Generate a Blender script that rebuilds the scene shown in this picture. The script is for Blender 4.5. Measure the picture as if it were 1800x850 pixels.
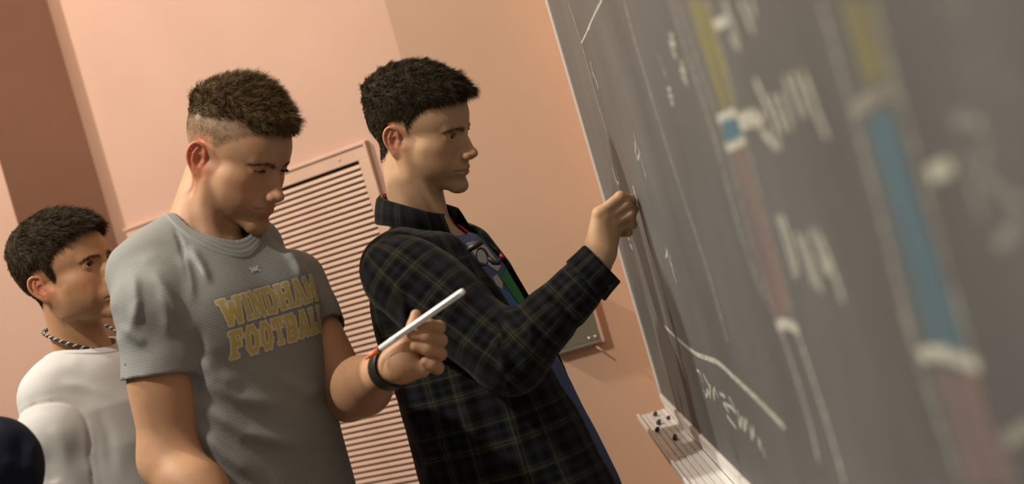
import bpy, bmesh, math, random
import numpy as np
from mathutils import Vector, Matrix, Euler
for _o in list(bpy.data.objects): bpy.data.objects.remove(_o)
SC = bpy.context.scene; COL = SC.collection
random.seed(4)
# ---------------------------------------------------------------- camera (1.45 m up, rolled, 50 mm)
FPX, CAMZ, ROLL = 2500., 1.45, math.radians(16.2)
cam = bpy.data.cameras.new('camera'); cam.sensor_width = 36; cam.lens = FPX / 1800 * 36; cam.clip_start = .02
cam_o = bpy.data.objects.new('camera', cam); COL.objects.link(cam_o)
cam_o.matrix_world = Matrix.Translation((0, 0, CAMZ)) @ Matrix.Rotation(ROLL, 4, 'Y') @ Matrix.Rotation(math.pi / 2, 4, 'X')
cam.dof.use_dof = True; cam.dof.focus_distance = 2.62; cam.dof.aperture_fstop = 2.8
SC.camera = cam_o
# ---------------------------------------------------------------- light and exposure
wd = bpy.data.worlds.new('room_ambient'); SC.world = wd; wd.use_nodes = True
wd.node_tree.nodes['Background'].inputs[0].default_value = (1.0, .85, .72, 1)
wd.node_tree.nodes['Background'].inputs[1].default_value = .17
def lamp(name, loc, target, energy, size, col):
    l = bpy.data.lights.new(name, 'AREA'); l.shape = 'DISK'; l.size = size; l.energy = energy; l.color = col
    o = bpy.data.objects.new(name, l); COL.objects.link(o); o.location = loc
    o.rotation_euler = (Vector(target) - Vector(loc)).to_track_quat('-Z', 'Y').to_euler()
lamp('ceiling_lamp', (-2.9, 2.70, 4.25), (0, 2.6, 1.3), 158, .20, (1.0, .90, .75))
lamp('ceiling_lamp', (-1.9, .95, 4.0), (0, 2.8, 1.2), 98, .20, (1.0, .90, .76))
lamp('ceiling_lamp', (-.6, -.9, 3.4), (0, 2.6, 1.3), 6, .5, (1.0, .88, .74))
SC.view_settings.view_transform = 'Standard'; SC.view_settings.look = 'None'
SC.view_settings.gamma = 1; SC.view_settings.use_curve_mapping = False
SC.view_settings.exposure = -0.03

def P(px, py, d):
    """world point seen at pixel px,py of the 1800x850 frame at d metres into the room"""
    u, v = px - 900, 425 - py; c, s = math.cos(ROLL), math.sin(ROLL)
    return np.array([(u * c + v * s) * d / FPX, d, CAMZ + (-u * s + v * c) * d / FPX])
BX = .230                                                # the blackboard's plane
def PB(px, py, off=0.):                                  # point on the blackboard
    u, v = px - 900, 425 - py; c, s = math.cos(ROLL), math.sin(ROLL)
    k = (BX - off) / (u * c + v * s)
    return np.array([BX - off, FPX * k, CAMZ + (-u * s + v * c) * k])
# ---------------------------------------------------------------- implicit-surface modelling
F32 = np.float32
def V(*a): return np.array(a, F32)
def smin(a, b, k):
    h = np.maximum(k - np.abs(a - b), 0) / k
    return np.minimum(a, b) - h * h * k * .25
def smax(a, b, k): return -smin(-a, -b, k)
def ell(p, c, r, R=None):
    q = p - np.asarray(c, F32)
    if R is not None: q = q @ R
    r = np.asarray(r, F32)
    k0 = np.sqrt(((q / r) ** 2).sum(1)); k1 = np.sqrt(((q / (r * r)) ** 2).sum(1))
    return k0 * (k0 - 1) / np.maximum(k1, 1e-9)
def cone(p, a, b, ra, rb):
    a = np.asarray(a, F32); b = np.asarray(b, F32); ba = b - a; pa = p - a
    h = np.clip(pa @ ba / max(float(ba @ ba), 1e-12), 0, 1)
    q = pa - h[:, None] * ba
    return np.sqrt((q * q).sum(1)) - (ra + (rb - ra) * h)
def chain(p, pts, k=0.):
    d = None
    for s, e in zip(pts[:-1], pts[1:]):
        c = cone(p, s[:3], e[:3], s[3], e[3])
        d = c if d is None else (smin(d, c, k) if k else np.minimum(d, c))
    return d
def euler(rx, ry, rz):                                  # degrees, columns are the axes
    return np.array(Euler((math.radians(rx), math.radians(ry), math.radians(rz))).to_matrix(), F32)
def frame(fwd, up):
    f = np.asarray(fwd, float); f /= np.linalg.norm(f)
    l = np.cross(up, f); l /= np.linalg.norm(l)
    return np.stack([f, l, np.cross(f, l)], 1).astype(F32)   # forward, left, up
def smooth(a, b, x):
    t = np.clip((x - a) / (b - a), 0, 1); return t * t * (3 - 2 * t)
_rs = np.random.RandomState(5)
_NT = _rs.rand(32, 32, 32).astype(F32)
def vnoise(p):                                          # value noise, about -1..1
    i = np.floor(p).astype(int); f = (p - i).astype(F32); f = f * f * (3 - 2 * f); r = 0
    for dx in (0, 1):
        for dy in (0, 1):
            for dz in (0, 1):
                w = (f[:, 0] if dx else 1 - f[:, 0]) * (f[:, 1] if dy else 1 - f[:, 1]) * (f[:, 2] if dz else 1 - f[:, 2])
                r = r + w * _NT[(i[:, 0] + dx) & 31, (i[:, 1] + dy) & 31, (i[:, 2] + dz) & 31]
    return r * 2 - 1

def isomesh(f, lo, hi, h, newton=1):
    """surface nets of f(points)=0 inside the box lo..hi at step h, evaluated only near the surface"""
    lo = np.asarray(lo, float); hi = np.asarray(hi, float); B = 6
    nb = np.ceil((hi - lo) / (h * B)).astype(int); n = nb * B + 1
    g = [lo[i] + h * B * (np.arange(nb[i]) + .5) for i in range(3)]
    C = np.stack(np.meshgrid(*g, indexing='ij'), -1).reshape(-1, 3).astype(F32)
    cv = f(C).reshape(nb)
    act = np.abs(cv) < h * B * 1.35
    Vv = np.repeat(np.repeat(np.repeat(np.where(cv < 0, -1., 1.).astype(F32), B, 0), B, 1), B, 2)
    Vv = np.pad(Vv, ((0, 1),) * 3, mode='edge')
    need = np.zeros(n, bool); ai = np.argwhere(act)
    o = np.arange(B + 1); oo = np.stack(np.meshgrid(o, o, o, indexing='ij'), -1).reshape(-1, 3)
    for s in range(0, len(ai), 20000):
        id_ = (ai[s:s + 20000, None, :] * B + oo[None]).reshape(-1, 3)
        need[id_[:, 0], id_[:, 1], id_[:, 2]] = True
    ni = np.argwhere(need); out = np.empty(len(ni), F32)
    for s in range(0, len(ni), 250000):
        out[s:s + 250000] = f((lo + ni[s:s + 250000] * h).astype(F32))
    Vv[ni[:, 0], ni[:, 1], ni[:, 2]] = out
    for ax in range(3):                                 # close the box
        sl = [slice(None)] * 3
        for e in (0, -1):
            sl[ax] = e; Vv[tuple(sl)] = np.maximum(Vv[tuple(sl)], h * .3)
    ins = Vv < 0
    cnt = sum(ins[a:n[0] - 1 + a, b:n[1] - 1 + b, c:n[2] - 1 + c].astype(np.uint8) for a in (0, 1) for b in (0, 1) for c in (0, 1))
    cell = np.argwhere((cnt > 0) & (cnt < 8)); idx = -np.ones(n, np.int32)
    idx[cell[:, 0], cell[:, 1], cell[:, 2]] = np.arange(len(cell))
    acc = np.zeros((len(cell), 3)); num = np.zeros(len(cell))
    cor = [(a, b, c) for a in (0, 1) for b in (0, 1) for c in (0, 1)]
    cvv = {c: Vv[cell[:, 0] + c[0], cell[:, 1] + c[1], cell[:, 2] + c[2]] for c in cor}
    for a in cor:
        for ax in range(3):
            if a[ax]: continue
            b = list(a); b[ax] = 1; b = tuple(b); va, vb = cvv[a], cvv[b]; m = (va < 0) != (vb < 0)
            t = np.where(m, va / np.where(m, va - vb, 1), 0); q = np.tile(np.array(a, float), (len(cell), 1)); q[:, ax] = t
            acc += q * m[:, None]; num += m
    vert = lo + (cell + acc / num[:, None]) * h
    quads = []
    for ax in range(3):
        u, w = (ax + 1) % 3, (ax + 2) % 3
        s0 = [slice(0, -1)] * 3; s1 = [slice(0, -1)] * 3; s0[ax] = slice(0, n[ax] - 1); s1[ax] = slice(1, n[ax])
        e = np.argwhere(ins[tuple(s0)] != ins[tuple(s1)]); e = e[(e[:, u] > 0) & (e[:, w] > 0)]
        if not len(e): continue
        fl = ins[tuple(s0)][e[:, 0], e[:, 1], e[:, 2]]
        def at(du, dw):
            q = e.copy(); q[:, u] -= du; q[:, w] -= dw; return idx[q[:, 0], q[:, 1], q[:, 2]]
        Q = np.stack([at(0, 0), at(1, 0), at(1, 1), at(0, 1)], 1)
        Q[~fl] = Q[~fl][:, ::-1]; quads.append(Q)
    quads = np.concatenate(quads)
    for _ in range(newton):
        p = vert.astype(F32); v0 = f(p); e = h * .5; g = np.empty((len(p), 3))
        for i in range(3):
            q = p.copy(); q[:, i] += e; g[:, i] = (f(q) - v0) / e
        st = -(v0 / np.maximum((g * g).sum(1), .15))[:, None] * g
        L = np.linalg.norm(st, axis=1, keepdims=True); st *= np.minimum(1, h * .5 / np.maximum(L, 1e-12))
        inb = np.all((p > lo + h * 1.5) & (p < hi - h * 1.5), 1); vert = vert + st * inb[:, None]
    return vert, quads

def link(o, parent=None):
    COL.objects.link(o)
    if parent is not None: o.parent = parent
    return o
def meshobj(name, verts, faces, m, parent=None, attrs=None, flat=False):
    me = bpy.data.meshes.new(name); verts = np.asarray(verts, F32)
    if isinstance(faces, np.ndarray):
        k = faces.shape[1]; me.vertices.add(len(verts)); me.vertices.foreach_set('co', verts.ravel())
        me.loops.add(faces.size); me.loops.foreach_set('vertex_index', faces.astype(np.int32).ravel())
        me.polygons.add(len(faces)); me.polygons.foreach_set('loop_start', np.arange(0, faces.size, k, dtype=np.int32))
        me.update(calc_edges=True)
    else: me.from_pydata([tuple(map(float, v)) for v in verts], [], faces)
    me.validate()
    for mm in (m if isinstance(m, (list, tuple)) else [m]): me.materials.append(mm)
    for k_, a in (attrs or {}).items():
        a = np.asarray(a, F32)
        if a.ndim == 1: me.attributes.new(k_, 'FLOAT', 'POINT').data.foreach_set('value', a)
        else: me.attributes.new(k_, 'FLOAT_VECTOR', 'POINT').data.foreach_set('vector', a.ravel())
    if not flat: me.polygons.foreach_set('use_smooth', np.ones(len(me.polygons), bool))
    return link(bpy.data.objects.new(name, me), parent)
def join(parts):
    vs, fs, o = [], [], 0
    for v, q in parts: vs.append(v); fs.append(q + o); o += len(v)
    return np.concatenate(vs), np.concatenate(fs)
def normals(v, q):
    n = np.zeros_like(v); c = np.cross(v[q[:, 2]] - v[q[:, 0]], v[q[:, 3 % q.shape[1]]] - v[q[:, 1]])
    for i in range(q.shape[1]): np.add.at(n, q[:, i], c)
    return n / np.maximum(np.linalg.norm(n, axis=1, keepdims=True), 1e-12)
def spline(pts, n=12):
    p = np.asarray(pts, float)
    if len(p) < 3: return np.array([p[0] + (p[-1] - p[0]) * t for t in np.linspace(0, 1, n)])
    q = np.vstack([2 * p[0] - p[1], p, 2 * p[-1] - p[-2]]); out = []
    for i in range(1, len(q) - 2):
        for t in np.linspace(0, 1, n, endpoint=False):
            a, b, c, d = q[i - 1:i + 3]; out.append(.5 * (2 * b + (c - a) * t + (2 * a - 5 * b + 4 * c - d) * t * t + (3 * b - a - 3 * c + d) * t ** 3))
    return np.array(out + [p[-1]])
# ---------------------------------------------------------------- materials
def newmat(name, col=(.5, .5, .5), rough=.5, metal=0., spec=.5):
    m = bpy.data.materials.new(name); m.use_nodes = True; b = m.node_tree.nodes['Principled BSDF']
    b.inputs['Base Color'].default_value = (*col, 1); b.inputs['Roughness'].default_value = rough
    b.inputs['Metallic'].default_value = metal; b.inputs['Specular IOR Level'].default_value = spec
    return m
class NT:
    def __init__(s, m): s.t = m.node_tree; s.b = s.t.nodes['Principled BSDF']
    def n(s, kind, **kw):
        q = s.t.nodes.new(kind)
        for k, v in kw.items():
            if k.startswith('i_'):
                i = k[2:]; i = int(i) if i.isdigit() else i.replace('_', ' ')
                if hasattr(v, 'links') or isinstance(v, bpy.types.NodeSocket): s.t.links.new(v, q.inputs[i])
                else: q.inputs[i].default_value = v
            else: setattr(q, k, v)
        return q
    def noise(s, scale, detail=3., rough=.55, vec=None):
        q = s.n('ShaderNodeTexNoise'); q.inputs['Scale'].default_value = scale; q.inputs['Detail'].default_value = detail; q.inputs['Roughness'].default_value = rough
        s.t.links.new(vec if vec is not None else s.n('ShaderNodeTexCoord').outputs['Object'], q.inputs['Vector']); return q.outputs[0]
    def attr(s, name, out=2): return s.n('ShaderNodeAttribute', attribute_name=name).outputs[out]
    def math(s, op, a, b=0., c=0.):
        q = s.n('ShaderNodeMath', operation=op)
        for i, v in enumerate((a, b, c)):
            if isinstance(v, bpy.types.NodeSocket): s.t.links.new(v, q.inputs[i])
            else: q.inputs[i].default_value = v
        return q.outputs[0]
    def mix(s, fac, a, b, mode='MIX'):
        q = s.n('ShaderNodeMix', data_type='RGBA', blend_type=mode)
        for i, v in ((0, fac), (6, a), (7, b)):
            if isinstance(v, bpy.types.NodeSocket): s.t.links.new(v, q.inputs[i])
            else: q.inputs[i].default_value = v if i == 0 else (*v, 1)
        return q.outputs[2]
    def ramp(s, fac, stops, mode='LINEAR'):
        q = s.n('ShaderNodeValToRGB'); r = q.color_ramp; r.interpolation = mode
        while len(r.elements) < len(stops): r.elements.new(.5)
        for e, (p, c) in zip(r.elements, stops): e.position = p; e.color = (*c, 1) if len(c) == 3 else c
        s.t.links.new(fac, q.inputs[0]); return q.outputs[0]
    def set(s, name, v): s.t.links.new(v, s.b.inputs[name])
    def bump(s, h, strength, dist=.001):
        q = s.n('ShaderNodeBump', i_Height=h); q.inputs['Strength'].default_value = strength; q.inputs['Distance'].default_value = dist
        s.t.links.new(q.outputs[0], s.b.inputs['Normal'])
def wall_mat(name, a, b):
    m = newmat(name, a, .75, 0, .25); k = NT(m)
    k.set('Base Color', k.mix(k.ramp(k.noise(2.3, 4), [(.35, (0, 0, 0)), (.7, (1, 1, 1))]), a, b))
    k.bump(k.noise(300, 3, .6), .30, .0016); return m
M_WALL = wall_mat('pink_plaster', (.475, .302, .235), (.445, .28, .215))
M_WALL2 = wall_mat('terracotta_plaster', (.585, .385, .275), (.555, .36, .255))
M_RETURN_SHADE = wall_mat('shaded_return_plaster', (.27, .15, .10), (.24, .13, .088))  # return face: its shade is painted in as a darker brown
M_VENT = newmat('pink_enamel', (.64, .40, .28), .42)
k = NT(M_VENT); k.set('Base Color', k.mix(k.ramp(k.noise(7, 5), [(.45, (0, 0, 0)), (.75, (1, 1, 1))]), (.53, .35, .265), (.47, .30, .225)))
M_DARK = newmat('duct_shade_black', (.012, .009, .007), .8)
M_FLOOR = newmat('grey_carpet', (.10, .09, .085), .9); k = NT(M_FLOOR); k.bump(k.noise(300, 2), .4)
M_CEIL = newmat('ceiling_white', (.62, .58, .52), .8)
M_METAL = newmat('brushed_aluminium', (.80, .80, .78), .42, .35); k = NT(M_METAL); k.bump(k.noise(120, 2), .05)
M_STEEL = newmat('dull_steel', (.17, .155, .115), .5, .3); k = NT(M_STEEL); k.set('Base Color', k.mix(k.noise(300, 2), (.15, .135, .10), (.21, .19, .14)))
M_SCREW = newmat('screw_steel', (.7, .68, .62), .3, .9)
M_BOARD = newmat('slate_grey', (.1, .1, .1), .55, 0, .35); k = NT(M_BOARD)
_tc = k.n('ShaderNodeTexCoord').outputs['Object']
_mp = k.n('ShaderNodeMapping', i_Vector=_tc); _mp.inputs['Scale'].default_value = (1, 1.5, .8)
_sm = k.noise(2.4, 6, .62, _mp.outputs[0])
_c = k.mix(k.ramp(_sm, [(.36, (0, 0, 0)), (.70, (1, 1, 1))]), (.080, .082, .083), (.126, .131, .133))
k.set('Base Color', k.mix(k.math('MULTIPLY', k.noise(260, 2), .25), _c, (.19, .185, .17)))
k.bump(k.noise(500, 2), .1)
def chalk_mat(name, col, lo=.30, hi=.62, scale=160.):
    m = newmat(name, col, .95, 0, .1); k = NT(m)
    t = k.n('ShaderNodeBsdfTransparent'); mx = k.n('ShaderNodeMixShader')
    f = k.ramp(k.noise(scale, 4, .7), [(lo, (0, 0, 0)), (hi, (1, 1, 1))])
    k.t.links.new(f, mx.inputs[0]); k.t.links.new(t.outputs[0], mx.inputs[1]); k.t.links.new(k.b.outputs[0], mx.inputs[2])
    k.t.links.new(mx.outputs[0], k.t.nodes['Material Output'].inputs[0]); return m
M_CHALK = chalk_mat('white_chalk_mark', (.58, .575, .50), .25, .64)
M_CHALKF = chalk_mat('faint_chalk_mark', (.50, .49, .43), .38, .78)
M_CYEL = chalk_mat('yellow_chalk_mark', (.42, .40, .13), .38, .88)
M_CBLU = chalk_mat('blue_chalk_mark', (.13, .27, .345), .34, .84)
M_CPNK = chalk_mat('pink_chalk_mark', (.40, .27, .26), .38, .88)
def skin_mat(name, base, shade):
    m = newmat(name, base, .56, 0, .32); k = NT(m)
    c = k.mix(k.ramp(k.noise(26, 4), [(.35, (0, 0, 0)), (.72, (1, 1, 1))]), base, shade)
    c = k.mix(k.math('MULTIPLY', k.attr('red'), .72), c, (.62, .17, .10))
    c = k.mix(k.math('MULTIPLY', k.attr('lip'), .62), c, (.42, .12, .095))
    st = k.ramp(k.noise(900, 2), [(.4, (0, 0, 0)), (.62, (1, 1, 1))])
    bf = k.math('MULTIPLY', k.attr('beard'), k.math('MULTIPLY_ADD', st, .30, .22))
    c = k.mix(bf, c, (.13, .085, .055))
    fd = k.math('MULTIPLY', k.attr('fade'), k.math('MULTIPLY_ADD', st, .35, .62))
    c = k.mix(fd, c, (.095, .068, .036))
    c = k.mix(k.math('MULTIPLY', k.ramp(k.noise(260, 4, .7), [(.38, (0, 0, 0)), (.66, (1, 1, 1))]), .28), c, tuple(v * q for v, q in zip(shade, (.92, .74, .68))))
    k.set('Base Color', c); k.bump(k.noise(520, 4, .7), .20, .0008)
    k.b.inputs['Subsurface Weight'].default_value = .22; k.b.inputs['Subsurface Radius'].default_value = (.010, .0035, .0018); k.b.inputs['Subsurface Scale'].default_value = 1.0
    return m
M_SKIN3 = skin_mat('skin_warm', (.51, .33, .20), (.455, .285, .165))
M_SKIN2 = skin_mat('skin_ruddy', (.455, .272, .165), (.40, .228, .13))
M_SKIN1 = skin_mat('skin_tan', (.46, .265, .145), (.40, .22, .115))
def hair_mat(name, a, b):
    m = newmat(name, a, .62, 0, .14); k = NT(m)
    k.set('Base Color', k.mix(k.noise(60, 3), a, b)); return m
M_HAIR3 = hair_mat('dark_brown_hair', (.014, .009, .0045), (.050, .034, .018))
M_HAIR2 = hair_mat('ash_brown_hair', (.058, .036, .017), (.18, .122, .058))
M_HAIR1 = hair_mat('brown_hair', (.017, .011, .0055), (.060, .040, .021))
M_BROW = hair_mat('brow_hair', (.030, .019, .010), (.075, .050, .028))
M_SCLERA = newmat('eye_white', (.62, .56, .50), .18)
M_IRIS = newmat('brown_iris', (.014, .008, .005), .10, 0, .25)
def knit_mat(name, a, b, pitch, amp, rough=.85):
    m = newmat(name, a, rough, 0, .2); k = NT(m)
    sep = k.n('ShaderNodeSeparateXYZ', i_Vector=k.attr('cloth', 1))
    w = k.math('SINE', k.math('MULTIPLY', sep.outputs[1], 2 * math.pi / pitch))
    k.set('Base Color', k.mix(k.math('MULTIPLY_ADD', w, .5, .5), a, b))
    h = k.math('ADD', k.math('MULTIPLY', w, amp), k.noise(700, 2)); k.bump(h, .25, .0010)
    return m
M_GREYTEE = knit_mat('heather_grey_rib_knit', (.25, .265, .26), (.19, .20, .197), .0036, .7)
M_WHITETEE = knit_mat('pale_grey_cotton', (.47, .475, .475), (.47, .475, .475), .003, .02)
M_NAVY = knit_mat('navy_cotton', (.006, .010, .025), (.007, .012, .029), .003, .15)
M_JEANS = newmat('dark_denim', (.03, .04, .07), .9); M_SHOE = newmat('shoe_black', (.03, .03, .03), .6)
M_SOLE = newmat('shoe_sole', (.5, .5, .48), .7)
def plaid_mat():
    m = newmat('dark_plaid_flannel', (.01, .01, .012), .92, 0, .12); k = NT(m)
    sep = k.n('ShaderNodeSeparateXYZ', i_Vector=k.attr('cloth', 1))
    K, N_, G, W, Rr = (.0025, .0025, .003), (.009, .0125, .02), (.015, .019, .014), (.056, .053, .040), (.03, .015, .011)
    st = [(0, K), (.10, G), (.13, W), (.155, G), (.25, K), (.40, N_), (.47, Rr), (.495, N_), (.58, K), (.66, G), (.70, W), (.722, G), (.76, W), (.782, G), (.83, K), (.92, N_)]
    ru = k.ramp(k.math('FRACT', k.math('DIVIDE', sep.outputs[0], .098)), st, 'CONSTANT')
    rv = k.ramp(k.math('FRACT', k.math('DIVIDE', sep.outputs[1], .098)), st, 'CONSTANT')
    tw = k.math('GREATER_THAN', k.math('SINE', k.math('MULTIPLY', k.math('ADD', sep.outputs[0], sep.outputs[1]), 2200.)), 0.)
    c = k.mix(k.math('MULTIPLY_ADD', tw, .24, .38), ru, rv)
    k.set('Base Color', c); k.bump(k.noise(600, 3), .25, .001)
    k.b.inputs['Sheen Weight'].default_value = .06; k.b.inputs['Sheen Roughness'].default_value = .5
    return m
M_PLAID = plaid_mat()
M_BLUETEE = newmat('blue_cotton_printed', (.085, .12, .25), .85, 0, .2); k = NT(M_BLUETEE)
k.bump(k.noise(700, 2), .15)
M_PWHITE = newmat('print_white', (.42, .42, .40), .8); M_PGREEN = newmat('print_green', (.02, .20, .045), .8); M_PBLUE = newmat('print_light_blue', (.035, .16, .34), .8)
M_GOLD = newmat('print_gold', (.45, .37, .12), .75); M_CREAM = newmat('print_cream', (.52, .51, .41), .75); M_LOGO = newmat('print_pale_grey', (.42, .42, .38), .7)
for m_ in (M_GOLD, M_CREAM):
    k = NT(m_); k.bump(k.noise(900, 2), .2)
M_BLACK = newmat('black_rubber', (.010, .010, .011), .45); M_RED = newmat('red_strap', (.55, .025, .03), .6)
M_PENB = newmat('silver_barrel', (.86, .88, .90), .14, .12, .8); M_PENO = newmat('orange_grip', (.75, .17, .05), .35); M_PENC = newmat('clear_collar', (.55, .52, .48), .12)
M_STICK = newmat('chalk_stick', (.72, .70, .64), .95); M_STICKD = newmat('dusty_chalk_stub', (.085, .070, .055), .95)
M_CORD = newmat('braided_cord', (.01, .01, .01), .6)
M_CORDW = newmat('braided_cord_white', (.6, .58, .52), .6)
# ---------------------------------------------------------------- naming helpers
def thing(name, label, cat, loc=(0, 0, 0), group=None):
    o = bpy.data.objects.new(name, None); o.empty_display_size = .05; COL.objects.link(o); o.location = loc
    return tag(o, label, cat, group)
def tag(o, label, cat, group=None):
    o['label'] = label; o['category'] = cat
    if group: o['group'] = group
    return o
def sub(o, parent):                                      # world-built mesh under a placed Empty, geometry kept where it is
    o.parent = parent; bpy.context.view_layer.update(); o.matrix_parent_inverse = parent.matrix_world.inverted(); return o
def struct(o): o['kind'] = 'structure'; return o
BOXF = [(0, 1, 3, 2), (4, 6, 7, 5), (0, 4, 5, 1), (2, 3, 7, 6), (0, 2, 6, 4), (1, 5, 7, 3)]
def prism(name, quad, z0, z1, m, parent=None):
    """vertical prism over a plan quad (counter-clockwise)"""
    n = len(quad); v = [(x, y, z) for z in (z0, z1) for x, y in quad]
    f = [tuple(range(n - 1, -1, -1)), tuple(range(n, 2 * n))] + [(i, (i + 1) % n, n + (i + 1) % n, n + i) for i in range(n)]
    return meshobj(name, v, f, m, parent, flat=True)
def boxobj(name, lo, hi, m, parent=None, bev=0., R=None, org=None):
    v = np.array([(x, y, z) for x in (lo[0], hi[0]) for y in (lo[1], hi[1]) for z in (lo[2], hi[2])], float)
    if R is not None: v = v @ np.asarray(R).T
    if org is not None: v = v + org
    o = meshobj(name, v, BOXF, m, parent, flat=True)
    if bev:
        bm = bmesh.new(); bm.from_mesh(o.data); bmesh.ops.bevel(bm, geom=bm.edges[:], offset=bev, segments=2, affect='EDGES', profile=.5); bm.to_mesh(o.data); bm.free()
        o.data.polygons.foreach_set('use_smooth', [False] * len(o.data.polygons))
    return o
def tube(name, pts, r, m, parent=None, n=8, closed=False):
    p = np.asarray(pts, float); N = len(p); rr = np.broadcast_to(np.asarray(r, float), (N,))
    t = np.gradient(p, axis=0) if not closed else np.roll(p, -1, 0) - np.roll(p, 1, 0)
    t /= np.linalg.norm(t, axis=1, keepdims=True); u = np.cross(t[0], (0.3, .2, 1)); V_ = []
    for i in range(N):
        u = u - t[i] * (u @ t[i]); u /= np.linalg.norm(u); w = np.cross(t[i], u)
        for j in range(n):
            a = 2 * math.pi * j / n; V_.append(p[i] + rr[i] * (math.cos(a) * u + math.sin(a) * w))
    f = []
    for i in range(N if closed else N - 1):
        for j in range(n):
            k2 = (i + 1) % N; f.append((i * n + j, i * n + (j + 1) % n, k2 * n + (j + 1) % n, k2 * n + j))
    if not closed: f += [tuple(range(n - 1, -1, -1)), tuple((N - 1) * n + j for j in range(n))]
    return meshobj(name, V_, f, m, parent)
# ---------------------------------------------------------------- the room: a wall folded into panels, floor, ceiling
E1, E2 = np.array([-.83, .558]), np.array([-.558, -.83])            # along a lit panel, along a return
C0 = np.array([-.132, 3.40]); C1 = C0 + E1 * 1.086; C2 = C1 + np.array([-.97, -.24]) * .034; E3 = np.array([-.83, -.558]); C3 = C1 + E3 * .285; C4 = C3 + E1 * 1.9
H0, H1, TK = 0., 4.6, np.array([.03, .12])
def wallseg(name, a, b, m, t=.1):
    d = (b - a) / np.linalg.norm(b - a); n = np.array([-d[1], d[0]])
    if n[1] < 0: n = -n
    q = [a, b, b + n * t, a + n * t]
    if (q[1][0] - q[0][0]) * (q[2][1] - q[0][1]) - (q[1][1] - q[0][1]) * (q[2][0] - q[0][0]) < 0: q = q[::-1]
    return struct(prism(name, [tuple(map(float, p)) for p in q], H0, H1, m))
wallseg('wall_back', C0, np.array([.36, 3.40]), M_WALL2)
wallseg('wall_back', C1, C0, M_WALL)
wallseg('trim_1', C2, C1, wall_mat('recess_edge_plaster', (.42, .26, .19), (.40, .245, .18)))
wallseg('wall_back', C3, C2, M_RETURN_SHADE)
wallseg('wall_left', C4, C3, M_WALL)
struct(boxobj('wall_right', (.262, -1.5, 0), (.36, 3.40, H1), M_WALL2))
struct(boxobj('floor', (-4.5, -1.5, -.1), (.5, 5.6, 0), M_FLOOR))
struct(boxobj('ceiling', (-4.5, 1.0, H1), (.5, 5.6, H1 + .1), M_CEIL))
# ---------------------------------------------------------------- louvred vent in the pink panel
RV = np.array([[-E1[0], -E2[0] * -1, 0], [-E1[1], -E2[1] * -1, 0], [0, 0, 1]])   # local x: to the right along the panel, y: into the wall
RV = np.stack([np.array([-E1[0], -E1[1], 0]), np.array([-E2[0], -E2[1], 0]), np.array([0, 0, 1.])], 1)
vent = thing('wall_vent', 'large pink metal louvred vent grille in the wall panel behind the grey t-shirt', 'vent')
ORG = np.array([C0[0], C0[1], 0]); TR_, TL_ = -.1694, -1.078         # right and left ends along local x
VT, VB = 1.785, .80; SR, SL, ST_, SB = -.2035, -1.050, 1.748, .838
def vb(name, lo, hi, m=M_VENT, bev=.0012): return boxobj(name, lo, hi, m, vent, bev, RV, ORG)
vb('frame', (TL_, -.012, ST_), (TR_, .0, VT)); vb('frame', (TL_, -.012, VB), (TR_, .0, SB))
vb('frame', (TL_, -.012, SB), (SL, .0, ST_)); vb('frame', (SR, -.012, SB), (TR_, .0, ST_))
vb('lip', (TL_ - .004, -.016, VT - .004), (TR_ + .004, .0, VT + .004)); vb('lip', (TR_ - .004, -.016, VB), (TR_ + .004, .0, VT - .004))
vb('duct_shade', (SL, -.0015, SB), (SR, .0, ST_), M_DARK, 0)  # flat black sheet stands in for the unlit depth behind the slats
nsl = 60; pitch = (ST_ - SB - .006) / nsl
prof = [(-.0118, -.0052), (-.0128, -.0030), (-.0112, .0042), (-.0094, .0050), (-.0030, .0018), (-.0030, -.0005)]   # (y, z) of one blade
sv = [(x, y, z) for x in (SL, SR) for y, z in prof]; np_ = len(prof)
sf = [tuple(range(np_)), tuple(range(2 * np_ - 1, np_ - 1, -1))] + [(i, np_ + i, np_ + (i + 1) % np_, (i + 1) % np_) for i in range(np_)]
s0 = meshobj('slat', np.array(sv) @ RV.T + ORG + (0, 0, ST_ - pitch * .95), sf, M_VENT, vent, flat=True)
for i in range(1, nsl):
    s = s0.copy(); COL.objects.link(s); s.location = (0, 0, -i * pitch)
def screw(loc, nrm, r, parent, m=M_SCREW):
    b = bmesh.new(); bmesh.ops.create_uvsphere(b, u_segments=12, v_segments=8, radius=r); me = bpy.data.meshes.new('screw'); b.to_mesh(me); b.free(); me.materials.append(m)
    for p in me.polygons: p.use_smooth = True
    o = bpy.data.objects.new('screw', me); COL.objects.link(o); o.parent = parent; o.location = loc; o.scale = (1, 1, .45)
    o.rotation_euler = Vector(nrm).to_track_quat('Z', 'Y').to_euler(); return o
nv = RV @ np.array([0, -1, 0])
for x in (-.262, -.62, -.985): screw(RV @ np.array([x, -.0125, 1.766]) + ORG, nv, .0042, vent, M_VENT)
for z in (1.35, .95): screw(RV @ np.array([-.186, -.0125, z]) + ORG, nv, .0042, vent, M_VENT)
# ---------------------------------------------------------------- steel plate on the wall behind the sleeve
pl = thing('wall_plate', 'square dull grey steel plate on the orange wall below the raised plaid sleeve', 'plate')
boxobj('plate', (.028, 3.384, 1.169), (.140, 3.4, 1.288), M_STEEL, pl, .002)
boxobj('rim', (.140, 3.378, 1.162), (.147, 3.4, 1.292), M_VENT, pl, .0015); boxobj('rim', (.022, 3.378, 1.162), (.140, 3.4, 1.169), M_STEEL, pl, .0015)
for x in (.113, .128, .045): screw((x, 3.3835, 1.179), (0, -1, 0), .0036, pl)
tube('slanted_bar', [(.120, 3.388, 1.160), (.128, 3.380, 1.150), (.140, 3.378, 1.136)], .0022, M_VENT, pl)  # thin slanted bar at the plate's lower edge
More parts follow.
